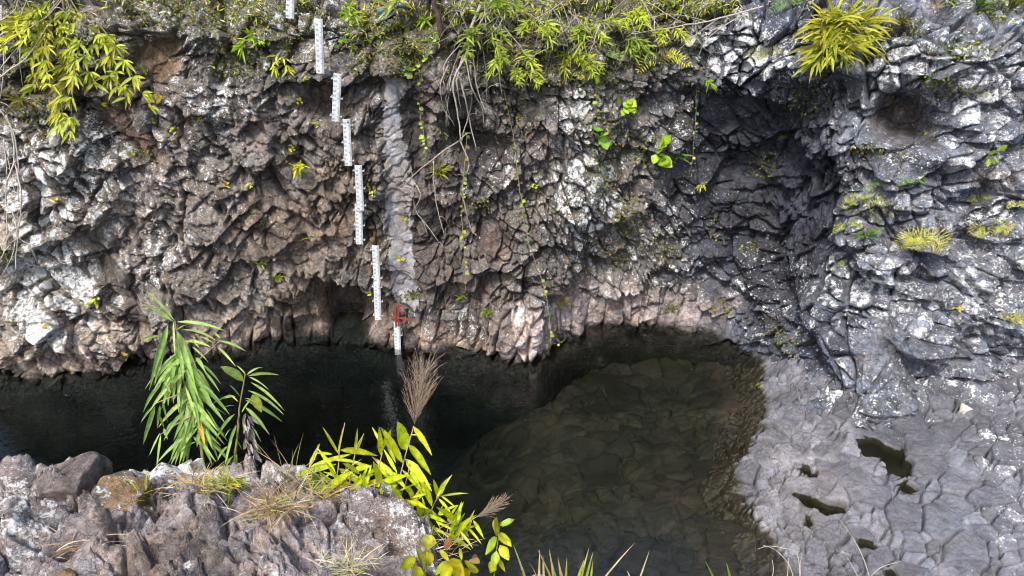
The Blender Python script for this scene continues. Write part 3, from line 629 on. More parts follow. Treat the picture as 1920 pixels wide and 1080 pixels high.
# ------------------------------------------------------------------ helpers: plants and small builds
UP = Vector((0, 0, 1)); CAMP = Vector((0, 0, CAMH))
class Geo:
    def __init__(s): s.v = []; s.f = []; s.c = []
    def add(s, v, f, c):
        o = len(s.v); s.v += [tuple(p) for p in v]; s.f += [tuple(i + o for i in q) for q in f]; s.c += [(*c, 1.)] * len(v)
    def leaf(s, base, tip, W, c, arch=.12, roll=0., segs=4, fold=.25, shape=.75, face=None):
        base = Vector(base); tip = Vector(tip); ax = tip - base; Ln = ax.length
        if Ln < 1e-4: return
        n = (face or (CAMP - base)).normalized() + UP * .5
        mid = (base + tip) / 2 + UP * Ln * arch
        side = ax.cross(n)
        if side.length < 1e-5: side = Vector((1, 0, 0))
        side.normalize(); side = Matrix.Rotation(roll, 3, ax.normalized()) @ side
        nn = side.cross(ax).normalized(); v = []
        for i in range(segs + 1):
            t = i / segs; p = base * (1 - t) ** 2 + mid * 2 * t * (1 - t) + tip * t * t
            wd = W * .5 * (math.sin(math.pi * min(t, 1) ** shape) ** .85 if 0 < t < 1 else .0) + W * .03
            v += [p - side * wd * rnd.uniform(.86, 1.08), p - nn * wd * fold, p + side * wd * rnd.uniform(.86, 1.08)]
        f = []
        for i in range(segs):
            a = i * 3; f += [(a, a + 1, a + 4, a + 3), (a + 1, a + 2, a + 5, a + 4)]
        s.add(v, f, c)
        for k in range(len(v)): s.c[-len(v) + k] = (c[0] * 1.3, c[1] * 1.22, c[2] * 1.3, 1.) if k % 3 == 1 else (c[0] * .88, c[1] * .9, c[2] * .88, 1.)
        if rnd.random() < .28:
            for k in range(rnd.choice((3, 3, 6))): s.c[-1 - k] = (.26, .18, .07, 1.)
    def tube(s, pts, r0, r1, c=(1, 1, 1), n=5):
        pts = [Vector(p) for p in pts]; v = []; f = []
        for i, p in enumerate(pts):
            t = (pts[min(i + 1, len(pts) - 1)] - pts[max(i - 1, 0)])
            t = t.normalized() if t.length > 1e-6 else UP
            a = t.cross(Vector((.3, .9, .2))).normalized(); b = t.cross(a); r = r0 + (r1 - r0) * i / max(1, len(pts) - 1)
            v += [p + (a * math.cos(k * 2 * math.pi / n) + b * math.sin(k * 2 * math.pi / n)) * r for k in range(n)]
        for i in range(len(pts) - 1):
            for k in range(n): f.append((i * n + k, i * n + (k + 1) % n, (i + 1) * n + (k + 1) % n, (i + 1) * n + k))
        f += [tuple(range(n - 1, -1, -1)), tuple(range((len(pts) - 1) * n, len(pts) * n))]
        s.add(v, f, c)
    def box(s, M, sx, sy, sz, c=(1, 1, 1)):
        v = [M @ Vector((x * sx / 2, y * sy / 2, z * sz / 2)) for z in (-1, 1) for y in (-1, 1) for x in (-1, 1)]
        s.add(v, [(0, 2, 3, 1), (4, 5, 7, 6), (0, 1, 5, 4), (2, 6, 7, 3), (0, 4, 6, 2), (1, 3, 7, 5)], c)
    def build(s, name, mat, parent=None, smooth=True):
        me = bpy.data.meshes.new(name); me.from_pydata(s.v, [], s.f)
        a = me.attributes.new('col', 'FLOAT_COLOR', 'POINT'); a.data.foreach_set('color', np.array(s.c, np.float32).ravel())
        return link(name, me, mat, parent, smooth)
def jit(c, a=.25, hue=.12):
    k = 1 + rnd.uniform(-a, a); h = rnd.uniform(-hue, hue); return (c[0] * k * (1 + h), c[1] * k, c[2] * k)
def curve_pts(pts, n=4, wob=0.):
    """smooth a polyline (Catmull-Rom)"""
    P = [Vector(p) for p in pts]; out = []
    for i in range(len(P) - 1):
        a, b, c, d = P[max(i - 1, 0)], P[i], P[i + 1], P[min(i + 2, len(P) - 1)]
        for k in range(n):
            t = k / n
            q = .5 * (2 * b + (c - a) * t + (2 * a - 5 * b + 4 * c - d) * t * t + (3 * b - 3 * c + d - a) * t ** 3)
            out.append(q + Vector((rnd.gauss(0, 1), rnd.gauss(0, 1), rnd.gauss(0, 1))) * wob)
    return out + [P[-1]]
def wp(px, py, off=.05):                     # on the cliff or shelf, lifted off towards the open
    p, n = pick_at(px, py, True); return p + (CAMP - p).normalized() * off
def m_px(p): return F / max(.3, (proj(np.array(p))[2]))   # pixels per metre there
YG_ = (.52, .56, .04); LIME = (.32, .50, .03); GRN = (.07, .16, .03); DGRN = (.03, .075, .018); OLV = (.13, .15, .03); STRAW = (.42, .34, .2); YEL = (.55, .46, .05); FERN = (.30, .36, .03)

# ------------------------------------------------------------------ staff gauges
def orient(a, b):
    z = (Vector(b) - Vector(a)).normalized(); x = Vector((1, 0, 0)); x = (x - z * x.dot(z)).normalized(); y = z.cross(x)
    M = Matrix((x, y, z)).transposed().to_4x4(); M.translation = Vector(a); return M
SEG = {0: 'abcdef', 1: 'bc', 2: 'abged', 3: 'abgcd', 4: 'fgbc', 5: 'afgcd', 6: 'afgedc', 7: 'abc', 8: 'abcdefg', 9: 'abcdfg'}
def digit(g, M, n, x, z, h, y):
    w_ = h * .55; t = h * .16
    for k in SEG[n]:
        cx, cz, sx, sz = {'a': (0, h / 2, w_, t), 'g': (0, 0, w_, t), 'd': (0, -h / 2, w_, t), 'f': (-w_ / 2, h / 4, t, h / 2), 'b': (w_ / 2, h / 4, t, h / 2), 'e': (-w_ / 2, -h / 4, t, h / 2), 'c': (w_ / 2, -h / 4, t, h / 2)}[k]
        g.box(M @ Matrix.Translation((x + cx, y, z + cz)), sx, .002, sz)
GLAB = ['uppermost staff gauge board cut off by the top of the photo', 'staff gauge board hung on the lichen-covered rock below the uppermost board', 'staff gauge board over the dark hollow near the top',
        'third bluish staff gauge board with a dark mark at its head', 'staff gauge board overlapping the board below it, left of the mortar strip', 'bluish staff gauge board tucked under the end of the board above',
        'upper half of the long pair of white gauge boards above the cave', 'lowest dry gauge board, its foot just above the small cave', 'short staff gauge board standing half in the water under the red frame']
for k, ((a, b), (c, d)) in enumerate(GAUGE):
    yy = YG if k < 8 else 15.2
    lo, hi = Vector(at_y(c, d, yy)), Vector(at_y(a, b, yy))
    if k == 8: lo = hi + (lo - hi) * .95
    if k == 6: lo.y += .012; hi.y += .012
    if k == 5: lo.y += .05; hi.y += .05
    M = orient(lo, hi); H_ = (hi - lo).length; W_ = .156
    root = tag(empty('staff_gauge', lo), GLAB[k], 'staff gauge', 'staff gauges stepping down the cliff')
    g = Geo(); g.box(M @ Matrix.Translation((0, 0, H_ / 2)), W_, .012, H_)
    for s_ in (-1, 1): g.box(M @ Matrix.Translation((s_ * (W_ / 2 - .004), .016, H_ / 2)), .008, .02, H_)
    bo = g.build('board', M_BOARD, root, False); bv = bo.modifiers.new('bevel', 'BEVEL'); bv.width = .002; bv.segments = 1
    g = Geo(); n = int(H_ / .02)
    for i in range(n):
        z = .01 + i * .02
        g.box(M @ Matrix.Translation((.045 + (.012 if i % 5 else 0), -.0072, z)), .03 if i % 5 else .055, .002, .007)
    for i in range(int(H_ / .1)):
        digit(g, M, (8 - k) % 10, -.055, .05 + i * .1, .034, -.0072); digit(g, M, i % 10, -.024, .05 + i * .1, .034, -.0072)
    g.build('graduations', M_INK, root, False)['kind'] = 'stuff'
    for z in ((.12, .5, .88) if k != 8 else (.6,)):
        br = Geo(); br.box(M @ Matrix.Translation((0, .012, z * H_)), .25, .010, .028)
        for s_ in (-1, 1): br.box(M @ Matrix.Translation((s_ * .112, .06, z * H_)), .012, .10, .02)
        b_ = br.build('bracket', M_STEEL, root, False)
        for s_ in (-1, 1):
            bt = Geo(); c0 = M @ Vector((s_ * .114, .008, z * H_)); bt.tube([c0, c0 + Vector((0, -.014, 0))], .013, .013, n=6); bt.build('bolt', M_STEEL, b_, False)
    if k == 3:
        g = Geo(); c0 = M @ Vector((.03, -.006, H_ - .06)); g.tube([c0, c0 + Vector((0, -.004, 0))], .022, .022, n=10); g.build('spot', M_INK, root, False)
fr = tag(empty('gauge_frame', at_y(748, 605, 15.3)), 'rusty red angle-iron frame bolted to the rock above the waterline', 'steel frame')
for (x0, y0, x1, y1, wd) in ((740.5, 570, 742.5, 612, .045), (746.5, 573, 747.5, 612, .04)):
    g = Geo(); a, b = Vector(at_y(x0, y0, 15.17)), Vector(at_y(x1, y1, 15.17)); M = orient(b, a); h = (a - b).length
    g.box(M @ Matrix.Translation((0, 0, h / 2)), wd, .008, h); g.box(M @ Matrix.Translation((wd / 2 - .004, .026, h / 2)), .008, .045, h); g.build('upright', M_RED, fr, False)
for (x0, y0, x1, y1) in ((746, 573, 760, 574), (730, 592, 770, 599)):
    g = Geo(); a, b = Vector(at_y(x0, y0, 15.19)), Vector(at_y(x1, y1, 15.19)); M = orient(a, b); h = (a - b).length
    x = (b - a).normalized(); z = x.cross(Vector((0, 1, 0))).normalized(); M = Matrix((x, x.cross(z), z)).transposed().to_4x4(); M.translation = (a + b) / 2
    g.box(M, h, .012, .035); g.box(M @ Matrix.Translation((0, .02, -.014)), h, .03, .008); g.build('crossbar', M_RED, fr, False)

# ------------------------------------------------------------------ plants on the rock
def tuft(px, py, size, n, c, label, cat='grass tuft', name='grass_tuft', droop=.5, wratio=.055, parts=0, group=None, spread=1., far=True, bs=.12):
    p, nn = pick_at(px, py, far); g = Geo(); out = (Vector((nn.x, nn.y, 0)) * .7 + UP * .8).normalized(); Ls = size / m_px(p)
    root = None
    if parts: root = tag(empty(name, p), label, cat, group)
    for i in range(n):
        d = (out + Vector((rnd.uniform(-1, 1), rnd.uniform(-.8, .4), rnd.uniform(-.5, .7))) * spread).normalized(); Ln = Ls * rnd.uniform(.55, 1.1)
        b = p + Vector((rnd.uniform(-1, 1), 0, rnd.uniform(-1, 1) * .8)) * Ls * bs
        tip = b + d * Ln - UP * Ln * droop * rnd.uniform(.2, 1)
        t_ = Geo() if i < parts else g
        t_.leaf(b, tip, Ln * wratio * rnd.uniform(.7, 1.3), jit(c), .22, rnd.uniform(-.7, .7), 4, shape=.6)
        if i < parts: t_.build('blade', LEAF, root)
    if not parts: return tag(g.build(name, LEAF), label, cat, group)
    if g.v: g.build('lower_blades', LEAF, root)['kind'] = 'stuff'
    return root
def bamboo(px, py, size, stems, c, label, leaflen=.42, cat='bamboo grass', name='bamboo_grass', group=None, down=0., parts=True, wr=.17, ntw=4, side=0.):
    p, nn = pick_at(px, py, True); Ls = size / m_px(p); root = tag(empty(name, p), label, cat, group)
    out = Vector((nn.x, nn.y, 0)); out = out.normalized() if out.length > .1 else Vector((0, -1, 0))
    st = Geo(); lv = Geo()
    for i in range(stems):
        d = (out * .8 + UP * (.7 - down) + Vector((rnd.uniform(-.9, .9) + side, rnd.uniform(-.3, .3), rnd.uniform(-.35, .35)))).normalized()
        e = p + d * Ls * rnd.uniform(.6, 1.) - UP * Ls * (.25 + .5 * down)
        cp = curve_pts([p, (p + e) / 2 + UP * Ls * .12, e], 4)
        st.tube(cp, Ls * .010 + .002, .0015, n=4)
        for k in range(ntw):
            b = cp[int(len(cp) * (.35 + .62 * k / ntw))]
            for q in range(rnd.choice((3, 4, 5))):
                dd = (d * .7 + Vector((rnd.uniform(-1, 1), rnd.uniform(-.7, .3), rnd.uniform(-.8, .5)))).normalized(); Ln = Ls * leaflen * rnd.uniform(.7, 1.2)
                t_ = Geo() if parts else lv
                t_.leaf(b, b + dd * Ln - UP * Ln * .22, Ln * wr, jit(c), .14, rnd.uniform(-.8, .8), 4)
                if parts: t_.build('leaf', LEAF, root)
    st.build('stem', M_STEM, root)
    if lv.v: lv.build('leaves', LEAF, root)['kind'] = 'stuff'
    return root
def fern(px, py, size, n, c, label, name='fern', cat='fern', group=None, pin=9, pw=.22, dirs=None):
    p, nn = pick_at(px, py, True); Ls = size / m_px(p); root = tag(empty(name, p), label, cat, group)
    out = Vector((nn.x, nn.y, 0)); out = out.normalized() if out.length > .1 else Vector((0, -1, 0))
    for i in range(n):
        an = (i + .5) / n * 2 - 1 + rnd.uniform(-.15, .15); sd_ = Vector((1, 0, 0)) * an * 1.3
        if dirs: sd_ = Vector((dirs[i % len(dirs)], 0, 0))
        d = (out * .55 + sd_ + UP * rnd.uniform(.1, .7)).normalized(); Ln = Ls * rnd.uniform(.75, 1.1)
        cp = curve_pts([p, p + d * Ln * .55 + UP * Ln * .10, p + d * Ln - UP * Ln * .25], 6); g = Geo(); cc = jit(c, .2)
        g.tube(cp, Ln * .012, Ln * .004, (cc[0] * .6, cc[1] * .6, cc[2]), 3)
        for k in range(2, len(cp) - 1):
            t = k / len(cp); tan = (cp[k + 1] - cp[k - 1]).normalized(); sde = tan.cross((CAMP - p).normalized() + UP * .3).normalized()
            pl = Ln * pw * math.sin(math.pi * (.12 + .85 * t)) ** .8
            for s_ in (-1, 1): g.leaf(cp[k], cp[k] + sde * s_ * pl * 1.15 + tan * pl * .5, Ln * .036, jit(cc, .12, .05), .05, rnd.uniform(-.3, .3), 2)
        g.leaf(cp[-2], cp[-1] + (cp[-1] - cp[-2]), Ln * .06, cc, 0, 0, 2)
        g.build('frond', LEAF, root)
    return root
def herb(px, py, size, n, c, label, name='leafy_plant', cat='plant', group=None, wr=.42, parts=False, hang=0.):
    p, nn = pick_at(px, py, True); Ls = size / m_px(p); g = Geo(); root = tag(empty(name, p), label, cat, group) if parts else None
    out = Vector((nn.x, nn.y, 0)); out = out.normalized() if out.length > .1 else Vector((0, -1, 0))
    for i in range(n):
        b = p + (out * .3 + Vector((rnd.uniform(-.5, .5), 0, rnd.uniform(-.5, .5)))) * Ls * .5 - UP * hang * Ls * i / n
        d = (out * .6 + Vector((rnd.uniform(-1, 1), rnd.uniform(-.4, .2), rnd.uniform(-.7, .9)))).normalized(); Ln = Ls * rnd.uniform(.35, .6)
        t_ = Geo() if parts else g
        t_.leaf(b, b + d * Ln, Ln * wr, jit(c), .08, rnd.uniform(-.5, .5), 4, shape=.8)
        if parts: t_.build('leaf', LEAF, root)
    if parts:
        s_ = Geo(); s_.tube([p - out * .05, p + out * .1 * Ls, p + out * .25 * Ls - UP * hang * Ls], .006, .003, n=4); s_.build('stem', M_STEM, root); return root
    return tag(g.build(name, LEAF), label, cat, group)

# top of the cliff
bamboo(118, -25, 175, 5, (.36, .43, .05), 'big olive-green bamboo shrub hanging over the top left corner of the cliff', .16, 'bamboo shrub', 'bamboo_shrub', None, .75, True, .2, 13)
bamboo(165, 20, 185, 5, (.42, .48, .05), 'yellow-green bamboo shrub drooping beside the round brown hollow', .15, 'bamboo shrub', 'bamboo_shrub', None, .9, True, .2, 13)
bamboo(95, 10, 150, 5, (.48, .52, .05), 'yellow bamboo shrub filling the gap between the two olive bamboo shrubs at the top left', .16, 'bamboo shrub', 'bamboo_shrub', None, .6, True, .2, 12)
bamboo(70, 40, 80, 3, YG_, 'bright yellow bamboo grass among the dead branches at the top left', .35, down=.3)
bamboo(140, 120, 75, 3, (.25, .27, .05), 'hanging bamboo sprays at the foot of the big bamboo shrub', .38, down=.7, ntw=3)
bamboo(283, 138, 42, 2, LIME, 'small lime bamboo sprig inside the round brown hollow', .55, ntw=2)
herb(292, 172, 34, 7, YEL, 'small yellow-leaved plant on the lower lip of the round brown hollow')
bamboo(470, 70, 55, 3, LIME, 'lime bamboo sprig on the lichen rock left of the upper gauges', .42, down=.4, ntw=3)
bamboo(520, 92, 48, 2, YG_, 'drooping yellow-green sprig nearest the upper gauges on their left', .42, down=.8, ntw=3)
bamboo(552, 316, 42, 3, YG_, 'yellow-green bamboo sprig left of the bluish gauge board in mid cliff', .5, ntw=3)
bamboo(660, 30, 60, 3, LIME, 'loose green sprigs beside the blue plastic scrap', .4, ntw=3)
bamboo(745, 15, 60, 3, (.40, .42, .12), 'pale yellow bamboo leaves over the blue plastic scrap', .6, ntw=2)
bamboo(785, 40, 40, 2, LIME, 'lime leaf spray left of the thin dark trunk', .6, ntw=2)
fr_spots = [(905, 60, 85), (960, 95, 80), (1010, 40, 80), (1060, 100, 65), (1110, 45, 80), (1165, 75, 70), (1085, 110, 60), (1190, 30, 70), (935, 15, 80), (1250, 55, 60), (975, 130, 60)]
fr_lab = ['olive bamboo tuft just right of the pale hanging root', 'dark-leaved bamboo tuft below and right of the pale hanging root', 'bamboo tuft in the middle of the fringe along the cliff top', 'yellow bamboo tuft hanging over the white lichen streak', 'bamboo tuft tangled in dead twigs above the lichen streak',
          'yellow-green bamboo tuft right of the lichen streak', 'small lime bamboo tuft at the head of the lichen streak', 'bamboo tuft under the crossing dead branches at the cliff top', 'bamboo tuft at the cliff top right of the thin dark trunk', 'bamboo tuft at the right end of the fringe on the cliff top', 'lowest dark bamboo tuft of the fringe, over the dark slot']
for (x, y, s_), lb in zip(fr_spots, fr_lab):
    bamboo(x, y, s_, 5, rnd.choice(((.36, .46, .05), (.46, .55, .045), (.24, .34, .035))), lb, .27, group='bamboo tufts fringing the cliff top', down=.35, ntw=6, parts=True, wr=.15)
tuft(1578, 70, 88, 330, (.42, .44, .05), 'large bright yellow-green bamboo grass clump on the rocks at the top right', 'bamboo grass', 'bamboo_clump', .55, .07, 150, None, 1.5, True, .45)
bamboo(1575, 85, 95, 9, (.34, .38, .04), 'leafy bamboo shoots growing through the large yellow-green clump', .42, down=.35, ntw=3, wr=.12)
fern(1490, 14, 62, 3, (.12, .24, .04), 'drooping green fern left of the large yellow-green clump', dirs=(-.7, -.2, .3))
fern(1160, 105, 55, 2, (.14, .28, .04), 'grass-green drooping fern beside the lichen streak', dirs=(-.5, -.2))
fern(1235, 118, 58, 4, YG_, 'yellow fern with stiff fronds right of the drooping green fern', dirs=(-.7, .3, .9, 1.2))
fern(1075, 148, 42, 3, (.36, .36, .05), 'yellowish fern at the head of the white lichen streak')
tuft(1690, 40, 42, 22, OLV, 'dark olive tuft right of the large yellow-green clump')
tuft(1750, 150, 36, 26, GRN, 'short green tuft on top of the overhanging slab at the right')
tuft(1835, 14, 45, 40, GRN, 'dark green grass tuft at the top right edge of the rocks')
tuft(1895, 12, 45, 40, OLV, 'yellowish grass tuft in the very top right corner')
tuft(1755, 12, 34, 24, STRAW, 'dry straw tuft on the skyline rocks at the top right')
tuft(1790, 78, 30, 18, DGRN, 'dark tuft in the gap between the top right boulders')
fern(1610, 380, 48, 4, FERN, 'yellow-green fern on the boulder slope, upper of the fern cluster')
fern(1640, 355, 40, 3, (.12, .26, .04), 'green fern beside the upper yellow-green fern of the cluster')
fern(1585, 425, 34, 4, FERN, 'small yellow fern at the left of the fern cluster')
tuft(1622, 440, 46, 16, (.14, .28, .04), 'upright green grass tuft in the fern cluster', 'grass tuft', droop=.2, wratio=.1)
fern(1712, 455, 56, 6, (.40, .40, .05), 'bright yellow fern with broad fronds on the pale boulder', pw=.34)
fern(1845, 432, 46, 5, (.40, .42, .05), 'bright yellow fern under the dark ledge near the right edge', pw=.3)
fern(1898, 594, 36, 4, (.42, .42, .05), 'small yellow fern at the right edge above the pale loose stone', pw=.3)
fern(1590, 493, 28, 4, FERN, 'little yellow-green fern in the crack below the pale boulder')
fern(1705, 345, 40, 3, (.14, .30, .04), 'green fern spreading left under the big white boulder')
herb(1853, 290, 36, 8, (.20, .30, .03), 'yellow-green leafy plant on top of the brown slab at the right', parts=True)
fern(1830, 372, 26, 4, FERN, 'small fern beneath the brown slab at the right')
fern(1900, 385, 26, 3, YG_, 'small yellow fern at the right edge beside the brown slab')
herb(1792, 575, 22, 6, YEL, 'tiny yellow plant on the right slope above the flat dark rock')
tuft(1482, 258, 34, 12, GRN, 'small palm-like grass tuft inside the dark hollow', droop=.3, wratio=.09)
bamboo(1322, 345, 30, 2, YG_, 'yellow sprig on the left wall of the dark hollow', .5, ntw=2)
bamboo(1320, 150, 32, 2, LIME, 'lime sprig under the lichen overhang left of the dark hollow', .5, down=.6, ntw=2)
fern(1435, 105, 40, 3, (.28, .30, .05), 'olive fern on the lichen rock left of the large clump')
herb(1122, 243, 48, 5, (.24, .48, .03), 'plant with three large lime heart-shaped leaves on the lichen streak', 'heart_leaf_plant', 'plant', None, .75, True, .5)
tuft(1262, 292, 46, 14, (.14, .24, .04), 'palm-like green sprig below the round-leaved creeper', droop=.5, wratio=.09)
herb(1170, 195, 40, 9, LIME, 'round-leaved lime creeper above the heart-leaved plant', wr=.8)
herb(1240, 262, 50, 9, LIME, 'round-leaved lime creeper trailing right of the heart-leaved plant', wr=.8, hang=.8)
tuft(820, 325, 38, 60, (.36, .38, .03), 'feathery yellow-green bush below the bend of the pale root', 'plant', 'feathery_bush', .3, .06)
tuft(918, 584, 28, 34, (.26, .40, .03), 'bright green tuft on the lichen cap of the rock buttress', droop=.4, wratio=.09)
tuft(869, 556, 28, 10, (.2, .34, .03), 'little upright grass tuft left of the rock buttress', droop=.1, wratio=.1)
tuft(772, 552, 28, 26, OLV, 'olive tuft at the foot of the mortar strip')
tuft(183, 425, 30, 46, (.36, .34, .05), 'feathery yellow moss-like tuft on the white rocks at the left', droop=.4)
tuft(12, 478, 50, 50, OLV, 'olive grass tuft at the left edge under the dead branches')
tuft(45, 195, 60, 40, (.22, .22, .05), 'straggling grass tuft under the dead branches at the left', droop=.8)
herb(178, 560, 30, 10, YG_, 'small yellow-green plant on the left rib above the tall leafy plant')
herb(85, 600, 26, 7, YEL, 'yellow-leaved plantlet on the pale rocks at the lower left')
tuft(488, 498, 30, 10, LIME, 'single lime grass tuft below the pale brown columns', droop=.3, wratio=.1)
tuft(522, 522, 26, 30, LIME, 'dense lime tuft right of the single grass tuft', droop=.3)
tuft(576, 446, 22, 10, LIME, 'small grass tuft on the brown rock left of the lower gauges', droop=.3)
tuft(488, 415, 24, 16, OLV, 'small olive tuft at the top of the pale brown columns')
tuft(660, 584, 20, 12, GRN, 'small green fern tuft in the mouth of the cave')
tuft(1052, 566, 26, 26, (.38, .36, .06), 'pale yellow tuft right of the rock buttress')
herb(105, 375, 26, 7, YEL, 'little yellow plant under the dark ledge at the left')
PLANTLETS = [(200, 199, 'on the brown slab under the bamboo shrub'), (290, 225, 'below the brown slab, left of two others'), (328, 243, 'in the rough rock right of the brown slab'), (378, 222, 'below the white rocks left of the dark hollow'), (545, 273, 'above the yellow-green bamboo sprig in mid cliff'), (595, 232, 'under the dark brown hollow left of the gauges'),
    (690, 345, 'just right of the gauge board in mid cliff'), (703, 362, 'right of the long gauge pair head, between gauge and mortar strip'), (560, 188, 'inside the dark brown hollow left of the gauges'), (430, 340, 'on the grey blocks far left of the bamboo sprig'), (470, 345, 'on the grey blocks left of the bamboo sprig in mid cliff'), (235, 660, 'above the pinkish rock behind the tall leafy shrub'),
    (575, 145, 'at the left upper lip of the dark brown hollow'), (250, 285, 'at the foot of the brown slab'), (760, 410, 'on the mortar strip halfway down'), (755, 480, 'on the mortar strip above the red frame'), (700, 548, 'at the middle of the long pair of gauges'), (25, 590, 'at the left edge on the pale ribs'), (1000, 345, 'at the left side of the white lichen streak')]
for x, y, wh in PLANTLETS:
    herb(x, y, rnd.uniform(17, 24), 5, rnd.choice((YEL, YG_)), 'tiny yellow-green plantlet ' + wh, 'plantlet', 'plant', 'tiny plantlets in the cracks of the cliff')

# creeping cover: nobody could count its leaves
def cover(name, label, spots, lsz, colors, wr=.55, hang=.3):
    g = Geo()
    for cx, cy, rx, ry, n in spots:
        for _ in range(n):
            a = rnd.uniform(0, 2 * math.pi); r = math.sqrt(rnd.random()) * rnd.choice((.6, 1, 1))
            x = cx + rx * r * math.cos(a); y = cy + ry * r * math.sin(a)
            p, nn = pick_at(x, y, True)
            out = (CAMP - p).normalized(); Ln = lsz * rnd.uniform(.5, 1.3)
            p = p + Vector((rnd.uniform(-.03, .03), 0, rnd.uniform(-.03, .03)))
            d = (out * .5 + Vector((rnd.uniform(-1, 1), 0, rnd.uniform(-1, .7) - hang))).normalized()
            g.leaf(p + out * .01, p + d * Ln, Ln * wr, jit(rnd.choice(colors), .35, .2), .1, rnd.uniform(-.7, .7), 2)
    return tag(g.build(name, LEAF), label, 'ground cover', kind='stuff')
cover('creeping_plants', 'small-leaved creeping plants covering the rock of the cliff', [(60, 180, 60, 90, 500), (120, 60, 90, 70, 500), (30, 60, 40, 60, 250), (480, 70, 40, 60, 260), (430, 100, 40, 35, 200), (300, 20, 110, 30, 420), (545, 60, 25, 60, 160), (440, 130, 50, 20, 110), (675, 90, 45, 55, 300),
      (760, 90, 45, 60, 620), (720, 40, 70, 50, 520), (980, 60, 190, 70, 1500), (1200, 60, 120, 70, 900), (1000, 150, 60, 40, 220), (1130, 300, 35, 100, 320), (1190, 280, 60, 50, 180), (1180, 420, 35, 60, 240), (1250, 470, 30, 40, 150), (985, 220, 20, 40, 70), (830, 240, 25, 60, 90), (1515, 180, 50, 40, 150),
      (1425, 310, 35, 30, 120), (1450, 620, 25, 25, 80), (1480, 640, 30, 25, 80), (1355, 578, 22, 18, 110), (1258, 576, 18, 8, 50), (900, 385, 28, 18, 90), (772, 552, 25, 10, 50), (1700, 50, 40, 30, 130), (1810, 90, 80, 18, 170), (1750, 150, 40, 12, 70), (1640, 385, 60, 30, 110), (1800, 170, 70, 14, 80), (265, 285, 30, 10, 60), (400, 30, 80, 40, 260),
      (1405, 465, 25, 20, 60), (1620, 280, 40, 12, 60), (1730, 240, 30, 20, 40), (560, 20, 70, 26, 260), (860, 130, 50, 40, 160), (1300, 130, 40, 30, 60), (1345, 430, 30, 40, 60), (1420, 720, 10, 10, 30), (1330, 20, 90, 26, 420), (1880, 20, 60, 20, 200), (480, 395, 20, 14, 40), (1160, 480, 60, 30, 120), (1650, 290, 50, 12, 50), (1120, 140, 50, 40, 250), (1065, 390, 20, 20, 30)],
      .075, ((.16, .19, .03), (.10, .14, .025), (.05, .09, .02), (.27, .30, .04), (.20, .17, .04)))
cover('undergrowth', 'tangled bamboo undergrowth along the top of the cliff', [(110, 20, 100, 40, 160), (300, -25, 150, 40, 320), (560, -20, 110, 30, 240), (720, -10, 100, 40, 260), (800, 60, 40, 60, 150), (960, 10, 150, 55, 850), (1130, 15, 140, 65, 750), (1290, 5, 100, 36, 380), (680, 50, 50, 50, 160), (450, 10, 90, 30, 160), (1060, 110, 60, 40, 130), (1330, -10, 60, 40, 160), (960, 110, 70, 40, 150), (1850, -10, 90, 25, 170)],
      .16, ((.40, .48, .05), (.28, .38, .035), (.11, .17, .025), (.52, .58, .05), (.48, .42, .18)), .15, .2)

# hanging roots, vines, dead branches
def branchy(name, label, cat, lines, mat, r, off=.15, wob=.006, twigs=0, group=None):
    root = None; first = None; g = Geo(); p0 = wp(*lines[0][0], off)
    root = tag(empty(name, p0), label, cat, group)
    for i, ln_ in enumerate(lines):
        q = [wp(x, y, off + rnd.uniform(-.04, .04)) for x, y in ln_]
        # keep a line from jumping into the hollows behind it
        dmin = min((a - CAMP).length for a in q)
        q = [CAMP + (a - CAMP) * min(1, (dmin + .35) / (a - CAMP).length) for a in q]
        cp = curve_pts(q, 4, wob); rr = r * (1 if i == 0 else rnd.uniform(.4, .75)); b = Geo(); b.tube(cp, rr, rr * .35)
        for _ in range(twigs):
            k = rnd.randrange(len(cp)); d = Vector((rnd.uniform(-1, 1), rnd.uniform(-.5, .3), rnd.uniform(-1, .8))).normalized(); Ln = rnd.uniform(.15, .5)
            b.tube(curve_pts([cp[k], cp[k] + d * Ln * .5 + UP * .04, cp[k] + d * Ln - UP * .05], 3, .004), rr * .4, rr * .2, n=4)
        b.build('branch' if 'branch' in name or 'twig' in name else 'strand', mat, root)
    return root
branchy('hanging_root', 'pale forked dead root hanging down the middle of the cliff', 'root',
        [[(900, 10), (880, 60), (872, 105), (848, 150), (853, 190), (860, 230), (862, 262)], [(862, 262), (830, 280), (800, 305), (775, 330), (757, 348)], [(757, 348), (768, 355), (776, 372), (772, 398)], [(775, 340), (790, 365), (778, 395), (800, 425), (820, 455)], [(862, 262), (876, 305), (868, 340), (864, 362)],
         [(864, 362), (872, 400), (880, 425), (895, 443)], [(872, 105), (884, 160), (900, 200), (905, 235)], [(865, 80), (832, 120), (834, 165)], [(880, 120), (882, 190), (870, 240), (866, 265)], [(850, 150), (842, 190), (836, 240)], [(812, 300), (812, 345), (822, 395), (832, 445)], [(860, 95), (848, 130), (842, 165)], [(880, 60), (890, 110), (893, 160), (912, 215)], [(868, 100), (858, 150), (866, 210)], [(855, 120), (868, 170), (880, 225), (892, 280)], [(845, 140), (835, 180), (846, 225)], [(940, 60), (932, 120), (940, 180)], [(905, 90), (915, 140), (908, 190)], [(838, 120), (826, 165), (832, 215)]], M_ROOT, .034, .20, .006, 2)
